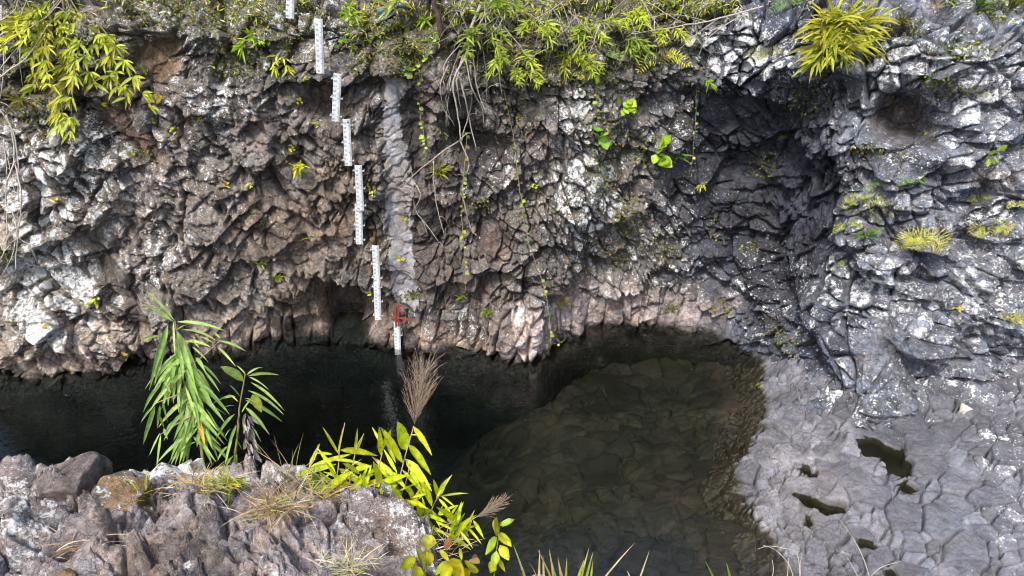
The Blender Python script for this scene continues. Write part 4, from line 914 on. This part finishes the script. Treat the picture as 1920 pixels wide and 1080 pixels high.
branchy('dead_branch', 'bundle of pale dead branches hanging down the left edge of the photo', 'dead branch',
        [[(8, 215), (22, 245), (30, 300), (36, 370), (35, 440), (28, 505)], [(0, 200), (25, 245), (35, 330), (33, 420)], [(0, 130), (60, 60), (115, 5)], [(-5, 90), (70, 45), (130, -8)], [(0, 10), (4, 120), (0, 205)], [(40, 50), (38, 110), (40, 165)], [(0, 145), (45, 110), (97, 42)], [(0, 70), (30, 40), (52, -5)], [(30, 440), (60, 470), (75, 500)], [(35, 440), (10, 470), (-4, 492)],
         [(33, 430), (20, 480), (-2, 522)], [(0, 380), (25, 400), (35, 440)], [(0, 270), (20, 310), (30, 370)], [(28, 300), (8, 350), (12, 420), (-3, 470)], [(-4, 40), (20, 20), (36, -8)], [(4, 260), (12, 330), (4, 400)]], M_TWIG, .030, .45, .008, 3)
rt = random.Random(3)
for lb, cx, cy, n, wd in (('tangle of bare pale twigs in the fringe above the pale hanging root', 900, 30, 18, 90), ('tangle of bare pale twigs in the middle of the cliff-top fringe', 1000, 30, 14, 100), ('tangle of bare pale twigs above the white lichen streak', 1100, 35, 14, 80), ('crossing dead branches at the right end of the cliff-top fringe', 1240, 30, 12, 110)):
    ls = []
    for _ in range(n):
        x = cx + rt.uniform(-wd, wd) * .7; y = cy + rt.uniform(-40, 20); a = rt.uniform(-.9, .9) + math.pi / 2; L_ = rt.uniform(60, 130)
        ls.append([(x, y), (x + math.cos(a) * L_ * .5 + rt.uniform(-12, 12), y + math.sin(a) * L_ * .5), (x + math.cos(a) * L_ + rt.uniform(-20, 20), y + math.sin(a) * L_ * .9)])
    branchy('dead_twigs', lb, 'dead twigs', ls, M_TWIG, .013, .28, .01, 2, 'tangles of dead twigs along the cliff top')
branchy('dead_branch', 'long pale dead branch slanting across the cliff top towards the right', 'dead branch', [[(1430, 8), (1350, 35), (1290, 45), (1230, 58), (1180, 60)], [(1350, 35), (1300, 65), (1270, 95)], [(1400, 20), (1330, 70), (1310, 110)], [(1290, 45), (1240, 20), (1200, -10)], [(1330, 40), (1260, 30), (1215, 35)]], M_TWIG, .02, .32, .006, 2)
def vine(lb, pts, n, c, r=.006, ls=.10):
    n = int(n * 1.7); r *= 1.5; ls *= 1.1
    root = tag(empty('vine', wp(*pts[0], .08)), lb, 'vine', 'vines hanging down the cliff'); cp = [wp(x, y, .10) for x, y in pts]
    dmin = min((a - CAMP).length for a in cp); cp = [CAMP + (a - CAMP) * min(1, (dmin + .3) / (a - CAMP).length) for a in cp]
    cp = curve_pts(cp, 8, .006)
    g = Geo(); g.tube(cp, r, r * .6, n=4); g.build('stem', M_VINE, root)
    for i in range(n):
        b = cp[int((i + rnd.uniform(-.4, 1.4)) / (n + 1) * (len(cp) - 1))]; d = Vector((rnd.choice((-1, 1)) * rnd.uniform(.5, 1), -.6, rnd.uniform(-.9, .1))).normalized(); Ln = ls * rnd.uniform(.5, 1.25)
        g = Geo(); g.leaf(b, b + d * Ln, Ln * .85, jit(c if rnd.random() < .55 else rnd.choice((GRN, OLV)), .3), .05, rnd.uniform(-.4, .4), 4, shape=.8); g.build('leaf', LEAF, root)
vine('vine with evenly spaced round leaves hanging right of the mortar strip', [(790, 135), (787, 200), (794, 260), (798, 312)], 11, LIME)
vine('long round-leaved vine hanging from the pale root down to the buttress', [(872, 250), (868, 330), (864, 400), (868, 480), (871, 548)], 14, (.27, .33, .04), .006, .085)
vine('longest vine, running from the dark slot down the buttress to the water', [(945, 170), (962, 260), (970, 320), (978, 380), (985, 430), (1000, 490), (1020, 540), (1030, 600), (1034, 645)], 13, (.27, .33, .04), .008, .085)
vine('thin vine hanging over the left side of the dark hollow', [(1310, 120), (1306, 200), (1303, 260), (1293, 322)], 7, YG_, .005, .085)
vine('vine hanging along the left edge of the white lichen streak', [(1112, 130), (1118, 180), (1122, 235)], 6, LIME)
vine('vine hanging at the left of the thin dark trunk', [(815, 60), (800, 100), (770, 130), (762, 140)], 8, LIME, .006, .14)
vine('vine with round leaves hanging above the second highest gauge', [(662, -5), (655, 40), (645, 70), (628, 95)], 9, LIME, .006, .11)
vine('short round-leaved vine sprig at the waterline beside the buttress tip', [(1030, 640), (1045, 645), (1062, 632)], 3, YG_, .005, .06)
tr_ = tag(empty('tree', wp(828, 66, .1)), 'thin dark tree trunk standing on the cliff top above the pale root', 'tree')
g = Geo(); p = wp(829, 68, .12); g.tube(curve_pts([p, p + Vector((-.05, .0, .35)), p + Vector((-.12, .05, .75)), p + Vector((-.10, .2, 2.2))], 5, .008), .065, .045, n=7); g.build('trunk', M_BARK, tr_)
g = Geo()
for i in range(260):
    b = p + Vector((rnd.gauss(0, .5), .2 + rnd.gauss(0, .4), 2.3 + rnd.gauss(0, .4))); d = Vector((rnd.gauss(0, 1), rnd.gauss(0, 1), rnd.gauss(0, .6) - .3)).normalized(); g.leaf(b, b + d * .18, .05, jit(GRN), .1, rnd.uniform(-1, 1), 2)
g.build('crown', LEAF, tr_)
p = wp(728, 22, .14)
me = bpy.data.meshes.new('plastic_scrap'); vv = []; ff = []
for i in range(9):
    for j in range(6):
        a = i / 8 - .5; b = j / 5 - .5
        vv.append(tuple(p + Vector((a * .62 + b * .1, -.05 * math.sin(5 * a + 4 * b) - .04 * math.sin(9 * b), b * .26 + a * .16 + .03 * math.sin(7 * a)))))
for i in range(8):
    for j in range(5): k = i * 6 + j; ff.append((k, k + 6, k + 7, k + 1))
me.from_pydata(vv, [], ff); o = tag(link('plastic_scrap', me, M_PLAST), 'crumpled scrap of blue plastic caught in the plants at the cliff top', 'plastic scrap'); sm2 = o.modifiers.new('thick', 'SOLIDIFY'); sm2.thickness = .008

# ------------------------------------------------------------------ loose stones
def boulder(px, py, w_px, h_px, seed, c, label, lich_=.3, planes=11, far=False, mat=None, up=.0, turn=0., name='boulder', flat=1., boxy=False):
    p, nn = pick_at(px, py, far); mpp = 1 / m_px(p); rx, rz = w_px * mpp / 2, h_px * mpp / 2
    bm = bmesh.new(); bmesh.ops.create_icosphere(bm, subdivisions=5, radius=1); D = np.array([v.co[:] for v in bm.verts]); Fq = np.array([[v.index for v in f.verts] for f in bm.faces]); bm.free()
    r = np.random.RandomState(seed); N_ = r.normal(size=(planes, 3)); N_ /= np.linalg.norm(N_, axis=1)[:, None]; dd = r.uniform(.62, .95, planes)
    if boxy:
        N_[:6] = np.array([[1, 0, 0], [-1, 0, 0], [0, 1, 0], [0, -1, 0], [0, 0, 1], [0, 0, -1]]) + r.normal(size=(6, 3)) * .16; N_ /= np.linalg.norm(N_, axis=1)[:, None]; dd[:6] = r.uniform(.66, .78, 6); dd[6:] = r.uniform(.9, 1.02, planes - 6)
    q = D @ N_.T; rr_ = np.where(q > .05, dd / np.maximum(q, .05), 9); rad = -np.log(np.exp(-rr_ * 26).sum(1)) / 26; rad = np.minimum(rad, 1.25)
    P = D * rad[:, None]
    nz = fbm(P[:, 0] * 1.6 + P[:, 2] * .7 + seed, P[:, 1] * 1.6 - P[:, 2] * 1.1, seed, 4) * .07 + fbm(P[:, 0] * 7 + P[:, 2] * 3, P[:, 1] * 7 - P[:, 2] * 4, seed + 5, 4) * .035
    P = P * (1 + nz)[:, None]; ca, sa = math.cos(turn), math.sin(turn)
    P = P * np.array([rx, rx * .9 * flat, rz]); P = np.stack([P[:, 0] * ca + P[:, 2] * sa, P[:, 1], -P[:, 0] * sa + P[:, 2] * ca], -1)
    P = P + np.array(p) + np.array([0, 0, up * rz])
    cc = np.zeros((len(P), 4)); cc[:, :3] = np.array(c) * (1 + .3 * fbm(P[:, 0] * 9, P[:, 2] * 9 + P[:, 1] * 4, seed + 9, 3))[:, None]; cc[:, 3] = lich_
    return tag(link(name, fast_mesh(name, P, Fq, {'col': cc, 'wet': np.zeros(len(P)), 'moss': np.zeros(len(P))}), mat or LEDGE), label, 'boulder' if name == 'boulder' else 'stone')
import bmesh
boulder(138, 915, 125, 95, 3, (.17, .145, .14), 'grey angular boulder standing highest at the edge of the ledge', .12, 9, up=.1, turn=-.25, boxy=True)
boulder(222, 945, 110, 84, 8, (.33, .225, .125), 'orange-brown square block leaning beside the grey angular boulder', .35, 9, up=.05, turn=.12, boxy=True)
boulder(310, 905, 110, 66, 21, (.21, .19, .18), 'rounded white-lichened rock left of the tall leafy plant', .62, 14)
boulder(32, 905, 70, 46, 25, (.22, .19, .18), 'small lichened rock at the left edge of the ledge', .45, 12)
boulder(235, 905, 60, 40, 27, (.17, .15, .15), 'small dark rock behind the orange-brown block', .2, 12)
boulder(128, 1085, 50, 44, 39, (.30, .20, .09), 'small ochre stone at the bottom left of the ledge', .1, 10)
boulder(985, 1082, 80, 50, 41, (.24, .22, .21), 'small grey rock poking up at the bottom edge beside the water', .35, 14)
boulder(1805, 768, 20, 22, 43, (.50, .46, .36), 'pale cream loose stone resting on the boulder slope near the right edge', .2, 12, True, SHELF, .5, name='loose_stone')
g = Geo(); p = wp(1556, 782, .02); g.leaf(p, p + Vector((.13, .03, .03)), .035, (.62, .58, .40), .1, .3); tag(g.build('fallen_leaf', DRY), 'cream fallen leaf lying on the pale rock shelf', 'leaf')

# ------------------------------------------------------------------ foreground plants
def fp(x, y, D): return Vector(at_d(x, y, D))
D1 = float(proj(np.array(pick_at(380, 892)[0]))[2]) - .02
def leafset(root, items, D, c, wr, arch=.16, spread=.10, mat=LEAF, name='leaf', cols=None, shape=.75, segs=6, minw=0):
    for it in items:
        x0, y0, x1, y1 = it[:4]; cc = it[4] if len(it) > 4 else c
        d0 = D + rnd.uniform(-spread, spread) * .3; d1 = d0 + rnd.uniform(-spread, spread) - .02
        a, b = fp(x0, y0, d0), fp(x1, y1, d1); Ln = (a - b).length; g = Geo()
        g.leaf(a, b, max(Ln * (it[5] if len(it) > 5 else wr), minw), jit(cc, .16, .08), arch if abs(x1 - x0) > abs(y1 - y0) * .6 else arch * .3, rnd.uniform(-.9, .9), segs, .5, shape)
        g.build(name, mat, root)
MEL = (.27, .43, .105); MELL = (.38, .53, .13)
t1 = tag(empty('leafy_shrub', fp(380, 890, D1)), 'tall shrub of long drooping pale green leaves standing on the ledge', 'shrub')
g = Geo(); g.tube(curve_pts([fp(383, 895, D1), fp(375, 820, D1), fp(362, 750, D1), fp(340, 670, D1), fp(328, 602, D1)], 5, .001), .0085, .0035, n=6); g.build('stem', M_STEM, t1)
g = Geo()
for q in ([(345, 690), (375, 672), (413, 638)], [(362, 730), (320, 745), (290, 757)], [(368, 775), (340, 790), (300, 815)], [(355, 710), (385, 720), (400, 735)]): g.tube(curve_pts([fp(x, y, D1) for x, y in q], 4), .004, .002, n=5)
g.build('side_stem', M_PLUME, t1)
def cr(L_): return [tuple([240 + a[0] / 3, 540 + a[1] / 3, 240 + a[2] / 3, 540 + a[3] / 3] + list(a[4:])) for a in L_]
m1 = cr([(262, 185, 100, 15, MELL), (255, 190, 75, 90, MELL), (275, 190, 555, 245, MELL), (255, 190, 265, 385, MELL), (225, 205, 150, 545), (215, 220, 120, 575), (185, 270, 60, 312, MELL), (278, 245, 378, 550), (285, 250, 400, 490), (300, 235, 500, 298, MELL), (280, 235, 355, 205, MELL),
         (510, 295, 665, 357, MELL), (500, 330, 606, 442, MELL), (480, 310, 400, 275, MELL), (520, 285, 475, 248, MELL), (240, 380, 225, 665), (290, 440, 285, 700), (265, 370, 240, 600), (330, 480, 395, 690), (340, 420, 400, 620), (350, 470, 430, 650), (420, 430, 523, 540), (430, 470, 515, 585), (425, 500, 485, 605),
         (150, 660, 70, 762), (152, 665, 85, 880), (188, 535, 85, 700), (190, 625, 222, 755), (205, 525, 240, 590), (180, 660, 165, 790), (185, 825, 162, 1010, MELL), (180, 815, 120, 942), (200, 790, 222, 852), (290, 775, 322, 840, (.2, .27, .03)), (215, 800, 270, 740), (175, 715, 205, 790),
         (450, 660, 552, 714), (440, 680, 502, 782), (430, 780, 476, 908), (405, 790, 388, 895), (390, 705, 436, 905, (.6, .45, .04), .11), (360, 560, 340, 800), (345, 600, 318, 885), (370, 600, 400, 780), (400, 600, 440, 760), (300, 470, 180, 540), (310, 560, 250, 640), (250, 420, 170, 500), (230, 470, 185, 600), (320, 690, 200, 860), (330, 700, 255, 860),
         (330, 300, 470, 335, MELL), (360, 330, 450, 415), (350, 290, 405, 340, MELL), (380, 390, 440, 480), (385, 450, 455, 560), (400, 560, 470, 640), (300, 330, 310, 520), (320, 350, 350, 560), (310, 600, 290, 720), (400, 680, 480, 755), (270, 480, 255, 650), (375, 640, 360, 830), (290, 540, 320, 660)])
for i in range(46):
    y = 640 + 190 * rnd.random(); x = 338 + (y - 640) * .17 + rnd.uniform(-16, 16); a = rnd.choice((-1, 1)) * rnd.uniform(.05, .9); L_ = rnd.uniform(65, 115)
    m1.append((x, y, x + math.sin(a) * L_, min(y + math.cos(a) * L_, 872), MEL if rnd.random() < .7 else MELL))
leafset(t1, m1, D1, MEL, .092, .16, .16)
t2 = tag(empty('leafy_shrub', fp(440, 890, D1)), 'shorter long-leaved shrub with a bunch of withered grey leaves', 'shrub')
g = Geo(); g.tube(curve_pts([fp(437, 888, D1), fp(446, 810, D1), fp(450, 760, D1), fp(460, 700, D1)], 5, .001), .007, .003, n=6); g.build('stem', M_STEM, t2)
m2 = cr([(650, 525, 520, 443, MELL, .2), (665, 490, 610, 435, MELL), (668, 490, 760, 445, MELL), (672, 495, 850, 490, MELL), (680, 500, 792, 572, MELL), (690, 530, 880, 690, MELL), (672, 575, 876, 712), (660, 630, 866, 752), (660, 670, 796, 826, MELL), (605, 610, 455, 668), (600, 710, 485, 872), (630, 610, 570, 545), (690, 770, 748, 866), (690, 850, 757, 937), (600, 660, 530, 678),
         (580, 790, 545, 842), (560, 890, 503, 972), (600, 900, 615, 1010), (590, 820, 545, 1000), (620, 640, 565, 600, YEL), (640, 700, 700, 620), (700, 600, 752, 700, (.22, .28, .03), .2), (610, 770, 560, 900), (650, 620, 720, 650), (600, 940, 550, 1015), (615, 860, 640, 905), (690, 690, 745, 760)])
leafset(t2, m2, D1, MEL, .105, .18, .16)
g = Geo()
for i in range(34):
    x, y = 458 + rnd.uniform(-7, 10) + i * .35, 775 + i * 2.6; a = fp(x, y, D1 - .03 + rnd.uniform(-.03, .03)); b = a + Vector((rnd.uniform(-.03, .03), rnd.uniform(-.02, .02), -rnd.uniform(.04, .08)))
    g.leaf(a, b, .014, jit((.34, .32, .29), .4, .05), rnd.uniform(-.3, .3), rnd.uniform(-1.5, 1.5), 4, 1.)
g.build('withered_leaves', DRY, t2)
# bamboo grass with plumes
D3 = float(proj(np.array(pick_at(690, 958)[0]))[2]) - .03
def cb(L_): return [tuple([540 + a[0] * .4074, 640 + a[1] * .4074, 540 + a[2] * .4074, 640 + a[3] * .4074] + list(a[4:])) for a in L_]
BAM = (.58, .68, .02); BAMD = (.22, .34, .03)
def culm(path, D, root, r=.0035):
    g = Geo(); g.tube(curve_pts([fp(540 + x * .4074, 640 + y * .4074, D) for x, y in path], 5), r, r * .5, n=5); g.build('culm', M_PLUME, root)
b1 = tag(empty('bamboo_grass', fp(660, 950, D3)), 'bright lime bamboo grass without a plume, left half of the foreground clump', 'bamboo grass', 'foreground bamboo grass')
culm([(200, 730), (230, 590), (237, 500), (262, 375)], D3, b1); culm([(270, 720), (300, 560), (320, 480), (350, 425)], D3, b1); culm([(380, 760), (410, 620), (440, 490), (470, 410)], D3, b1); culm([(60, 740), (90, 620), (140, 475)], D3, b1)
def extra(n, x0, x1, ytop, ybot):
    out = []
    for _ in range(n):
        x = rnd.uniform(x0, x1); y = rnd.uniform(ytop(x), ybot(x)); a = rnd.gauss(-.35, .75); L_ = rnd.uniform(34, 66)
        out.append((x, y, x + math.sin(a) * L_, y - math.cos(a) * L_ * .8, BAM if rnd.random() < .75 else BAMD))
    return out
leafset(b1, extra(34, 585, 720, lambda x: 905, lambda x: 930 + (x - 585) * .2), D3, BAM, .135, .10, .16)
leafset(b1, cb([(235, 522, 160, 395), (230, 512, 262, 370, BAM, .09), (308, 515, 320, 400, BAM, .13), (315, 512, 350, 420, BAM, .1), (240, 500, 412, 527), (222, 615, 135, 490), (222, 565, 0, 635), (95, 585, 147, 470, BAM, .12), (90, 590, 290, 520), (205, 545, 355, 566), (300, 600, 385, 575), (170, 692, 300, 600), (265, 690, 397, 610), (270, 722, 340, 640), (300, 700, 455, 620), (120, 690, 200, 600),
        (205, 520, 118, 515), (230, 585, 330, 640), (90, 630, 200, 640), (150, 680, 260, 650), (240, 600, 380, 690), (330, 610, 250, 560), (300, 660, 180, 650), (210, 700, 290, 650), (340, 570, 230, 540), (440, 490, 387, 395), (428, 525, 420, 395), (440, 488, 475, 405, BAM, .12), (330, 680, 420, 560), (260, 640, 160, 600)]), D3, BAM, .135, .10, .16)
b2 = tag(empty('bamboo_grass', fp(735, 955, D3)), 'bamboo grass culm crowned by the large feathery plume', 'bamboo grass', 'foreground bamboo grass')
culm([(460, 775), (478, 725), (510, 640), (540, 525), (565, 440), (578, 390)], D3, b2, .0045); culm([(500, 760), (545, 640), (560, 560)], D3, b2)
leafset(b2, cb([(578, 392, 662, 525), (548, 502, 505, 370, BAM, .28), (555, 475, 658, 615, BAM, .2), (540, 540, 662, 690, BAM, .2), (525, 590, 622, 705, BAM, .2), (530, 562, 425, 395, BAM, .17), (502, 605, 440, 495), (505, 640, 385, 530), (560, 430, 635, 438, BAM, .1), (495, 560, 440, 430), (470, 640, 395, 560), (480, 600, 540, 680), (400, 772, 408, 685, BAM, .3), (420, 775, 430, 690, BAM, .25), (375, 750, 388, 690, BAM, .2),
        (560, 600, 650, 720), (505, 690, 420, 630), (520, 650, 610, 760), (470, 720, 560, 760), (480, 745, 600, 740), (430, 770, 500, 770), (580, 740, 555, 665), (600, 730, 640, 640), (440, 740, 500, 660), (490, 700, 610, 650), (450, 690, 520, 620), (570, 640, 660, 660), (500, 660, 420, 700)]), D3, BAM, .145, .10, .16)
def plume(base, tip, n, root, D, wd):
    a, b = fp(*base, D), fp(*tip, D); ax = b - a; Ln = ax.length; g = Geo(); g2 = Geo()
    sd_ = ax.cross(CAMP - a).normalized(); fw = sd_.cross(ax).normalized()
    for i in range(n):
        t = rnd.random() ** 1.3 * .75; p = a + ax * t; an = rnd.uniform(0, 2 * math.pi); sp_ = wd * rnd.uniform(.3, 1.) * (1 - .35 * t)
        o = sd_ * math.cos(an) + fw * math.sin(an)
        e = p + ax * rnd.uniform(.25, .62) * (1.05 - t * .4) + o * Ln * sp_
        cp = curve_pts([p, p + (e - p) * .5 + o * Ln * sp_ * .12 + ax * .03, e], 3)
        (g if rnd.random() < .72 else g2).tube(cp, .0008, .0005, n=3)
        for _ in range(3):
            k = rnd.randrange(1, len(cp)); d = ((e - p).normalized() + o * rnd.uniform(-.2, .5) + sd_ * rnd.uniform(-.35, .35)).normalized()
            g.tube([cp[k], cp[k] + d * Ln * rnd.uniform(.06, .14)], .0007, .0004, n=3)
    g2.tube([a, a + ax * .8], .002, .001, n=4)
    pl = g.build('plume', M_PLUME, root); g2.build('rachis', M_PLUMEG, pl)
plume((777, 795), (798, 672), 125, b2, D3, .34)
b3 = tag(empty('bamboo_grass', fp(850, 985, D3 - .1)), 'lower bamboo grass culm with the small slanting plume over the water', 'bamboo grass', 'foreground bamboo grass')
culm([(640, 870), (660, 780), (690, 718), (755, 618)], D3 - .08, b3); culm([(770, 930), (800, 870), (830, 835), (866, 808)], D3 - .08, b3)
leafset(b3, extra(26, 740, 880, lambda x: 925 + (x - 740) * .45, lambda x: 965 + (x - 740) * .5), D3 - .08, BAM, .13, .10, .14)
leafset(b3, cb([(682, 720, 755, 613), (695, 715, 832, 700, BAM, .1), (690, 715, 735, 630), (662, 760, 625, 640), (655, 740, 600, 640), (702, 710, 776, 770), (692, 722, 752, 795), (640, 765, 690, 835), (695, 720, 668, 635), (762, 850, 808, 738, BAM, .2), (775, 850, 798, 738, BAM, .2), (828, 832, 870, 797, (.3, .42, .04)), (852, 822, 900, 905, BAM, .17), (820, 850, 892, 935), (790, 872, 850, 952), (680, 830, 762, 872), (650, 850, 742, 902), (720, 880, 842, 960),
        (660, 770, 700, 860), (640, 800, 740, 840), (600, 760, 690, 800), (620, 800, 700, 905, BAMD), (690, 800, 760, 790), (735, 815, 775, 850, (.5, .5, .15), .3), (775, 850, 832, 900, (.5, .5, .15), .3), (560, 740, 640, 770), (570, 720, 660, 700)]), D3 - .08, BAM, .13, .10, .14)
plume((892, 970), (950, 936), 60, b3, D3 - .08, .28)
# yellow-green shrub at the bottom
D4 = min(D3 - .28, min(float(proj(np.array(pick_at(x, 1062)[0]))[2]) for x in (770, 800, 830, 860)) - .1)
SH = (.50, .50, .02)
s1 = tag(empty('broadleaf_shrub', fp(800, 1090, D4)), 'yellow-green broad-leaved shrub at the bottom below the bamboo grass', 'shrub')
g = Geo()
for q in ([(800, 1100), (795, 1050), (780, 1010)], [(830, 1100), (840, 1050), (862, 1020)], [(790, 1100), (800, 1020), (815, 985)]): g.tube(curve_pts([fp(x, y, D4) for x, y in q], 4), .003, .0015, n=5)
g.build('stem', M_STEM, s1)
leafset(s1, cb([(642, 1042, 590, 955, (.26, .40, .02), .5), (588, 1003, 515, 1045, SH, .45), (640, 905, 690, 945, SH, .6), (630, 960, 655, 1035), (700, 960, 738, 1012), (680, 1075, 745, 1003, (.3, .42, .02), .45), (610, 1040, 585, 1085), (738, 900, 730, 962, (.34, .16, .05), .4), (835, 1005, 882, 1022, (.36, .24, .08), .3), (765, 1085, 790, 1005, SH, .6), (830, 1010, 862, 1068, SH, .5), (655, 930, 632, 885), (790, 950, 800, 1010, SH, .35), (700, 1090, 760, 1040), (640, 1090, 610, 1050), (660, 890, 640, 960, (.36, .34, .03), .6), (720, 1080, 690, 1040), (800, 1080, 840, 1060), (850, 990, 880, 1020, (.4, .2, .08), .4)]), D4, SH, .5, .1, .08, shape=.85)
s2 = tag(empty('broadleaf_shrub', fp(930, 1085, D4)), 'upright sprig of yellow-green oval leaves beside the water, right of the bottom shrub', 'shrub')
g = Geo(); g.tube(curve_pts([fp(925, 1100, D4), fp(930, 1040, D4), fp(936, 1000, D4), fp(938, 978, D4)], 4), .003, .0015, n=5); g.build('stem', M_STEM, s2)
leafset(s2, cb([(970, 880, 948, 822, SH, .55), (975, 847, 1042, 820, (.28, .44, .02), .45), (968, 885, 1028, 945, SH, .5), (962, 902, 908, 982, (.3, .4, .03), .5), (975, 938, 1016, 1008, SH, .6), (960, 965, 948, 1042, (.32, .4, .03), .5), (975, 880, 1025, 920, SH, .5), (965, 1000, 1000, 1060, SH, .5), (950, 1010, 930, 1065, SH, .5)]), D4, SH, .5, .08, .06, shape=.85)
# grasses
def fgrass(x, y, n, hpx, c, label, name='dry_grass', cat='dry grass', spread=1., wpx=1.6, mat=DRY, cols=None, base_w=20, lean=0):
    p, nn = pick_at(x, y); D = float(proj(np.array(p))[2]); g = Geo(); mpp = D / F
    for i in range(n):
        b = p + Vector((rnd.gauss(0, .5) * base_w * mpp, rnd.gauss(0, .25) * base_w * mpp, 0)); L_ = hpx * mpp * rnd.uniform(.35, 1.1)
        d = Vector((rnd.gauss(0, .7) * spread + lean, rnd.gauss(0, .4) * spread - .15, rnd.uniform(.25, 1.))).normalized(); tip = b + d * L_ - UP * L_ * rnd.uniform(0, .5) * spread
        g.leaf(b, tip, wpx * mpp * rnd.uniform(.7, 1.4), jit(rnd.choice(cols) if cols else c), .16, rnd.uniform(-1, 1), 4, .2, .5)
    return tag(g.build(name, mat), label, cat)
DC = [(.40, .31, .19), (.30, .19, .11), (.48, .40, .27), (.24, .13, .08), (.34, .36, .07)]
fgrass(520, 955, 260, 85, None, 'large brown and straw dry grass tuft in the middle of the ledge', cols=DC, base_w=42, spread=1.2)
fgrass(545, 905, 40, 120, None, 'tall thin dry grass stalks behind the large dry tuft', cols=[(.40, .32, .2), (.26, .26, .06)], base_w=30, spread=.5)
fgrass(375, 915, 150, 70, None, 'straw-coloured dry grass at the foot of the tall leafy shrub', cols=DC[:3] + [(.4, .38, .08)], base_w=50, spread=1.1)
fgrass(430, 905, 50, 55, None, 'bright yellow-green fern tuft at the foot of the shorter shrub', 'grass_tuft', 'grass tuft', cols=[YG_, LIME], base_w=22, mat=LEAF, wpx=4)
fgrass(620, 925, 110, 80, None, 'straw grass on the rock edge left of the bamboo grass', cols=DC, base_w=60, spread=1.2)
fgrass(645, 1062, 120, 70, None, 'pale grass tuft at the bottom of the ledge below the bamboo grass', cols=[(.45, .40, .28), (.3, .34, .06), (.5, .45, .36)], base_w=46, spread=1.1)
fgrass(150, 1020, 60, 85, None, 'thin straw-coloured grass lying over the rock below the grey angular boulder', cols=DC[:3], base_w=50, spread=1.6)
fgrass(20, 1065, 60, 45, None, 'green and straw grass tuft in the bottom left corner', cols=[(.3, .36, .06), (.45, .4, .2)], base_w=30, mat=LEAF)
fgrass(275, 935, 16, 90, None, 'few tall yellow blades between the orange-brown block and the lichened rock', cols=[YG_], base_w=12, spread=.3, mat=LEAF)
fgrass(800, 1035, 60, 90, None, 'dry stalks between the dark rounded rock and the bottom shrub', cols=[(.42, .30, .22), (.5, .42, .32)], base_w=60, spread=.8)
fgrass(990, 1090, 30, 70, None, 'dry straw blades around the small grey rock at the bottom', cols=DC[:3], base_w=60, spread=.7)
def blades(label, L_, c, D, name='grass_blade', cat='grass', w_=5):
    g = Geo()
    for x0, y0, x1, y1 in L_: g.leaf(fp(x0, y0, D), fp(x1, y1, D + rnd.uniform(-.06, .06)), w_ * D / F, jit(c, .2), .06, rnd.uniform(-.6, .6), 5, .3, .5)
    return tag(g.build(name, LEAF), label, cat)
DB = 2.55
blades('straw grass blades rising from the bottom edge right of the small grey rock', [(1020, 1100, 1018, 1040), (1040, 1100, 1030, 1030), (1055, 1100, 1046, 1045), (1060, 1100, 1050, 1065), (990, 1100, 962, 1020), (1010, 1100, 1012, 1030), (1040, 1100, 1008, 1030)], (.45, .36, .14), DB, 'grass_tuft')
blades('yellow-green grass blades at the bottom edge in front of the dark water', [(1085, 1100, 1105, 1025), (1095, 1100, 1112, 1035), (1080, 1095, 1095, 1050), (1060, 1098, 1063, 1045), (1045, 1100, 1030, 1038), (1105, 1105, 1112, 1050)], (.34, .40, .05), DB, 'grass_tuft')
blades('two dry bent stalks arching over the water at the bottom', [(1120, 1100, 1190, 1018), (1195, 1098, 1218, 1032), (1185, 1092, 1176, 1070)], (.48, .40, .26), DB, 'grass_stalks', w_=3.5)
blades('pair of green grass blades at the bottom edge near the shelf', [(1345, 1100, 1322, 1052), (1372, 1100, 1362, 1055)], (.20, .32, .04), DB, 'grass_tuft', w_=6)
def stalk(label, L_, D, c=M_TWIG, heads=False):
    root = tag(empty('dry_stalk', fp(*L_[0][0], D)), label, 'dry stalk')
    for ln_ in L_:
        g = Geo(); g.tube(curve_pts([fp(x, y, D) for x, y in ln_], 5), .0022, .001, n=4); g.build('stem', c, root)
stalk('thin pale dry stalks curling over the shelf edge at the bottom', [[(1500, 1095), (1495, 1040), (1470, 1028), (1440, 1024), (1420, 1030)], [(1490, 1095), (1480, 1060), (1455, 1032), (1430, 1022)], [(1475, 1095), (1478, 1060), (1480, 1040)], [(1445, 1095), (1450, 1070), (1448, 1050)], [(1502, 1090), (1500, 1060), (1503, 1045)]], 2.7)
stalk('thin branching dry stalk in front of the pale shelf at the bottom', [[(1635, 1100), (1620, 1050), (1600, 1010), (1575, 975)], [(1625, 1090), (1650, 1065), (1690, 1052)], [(1615, 1095), (1600, 1065), (1588, 1045)]], 2.7)
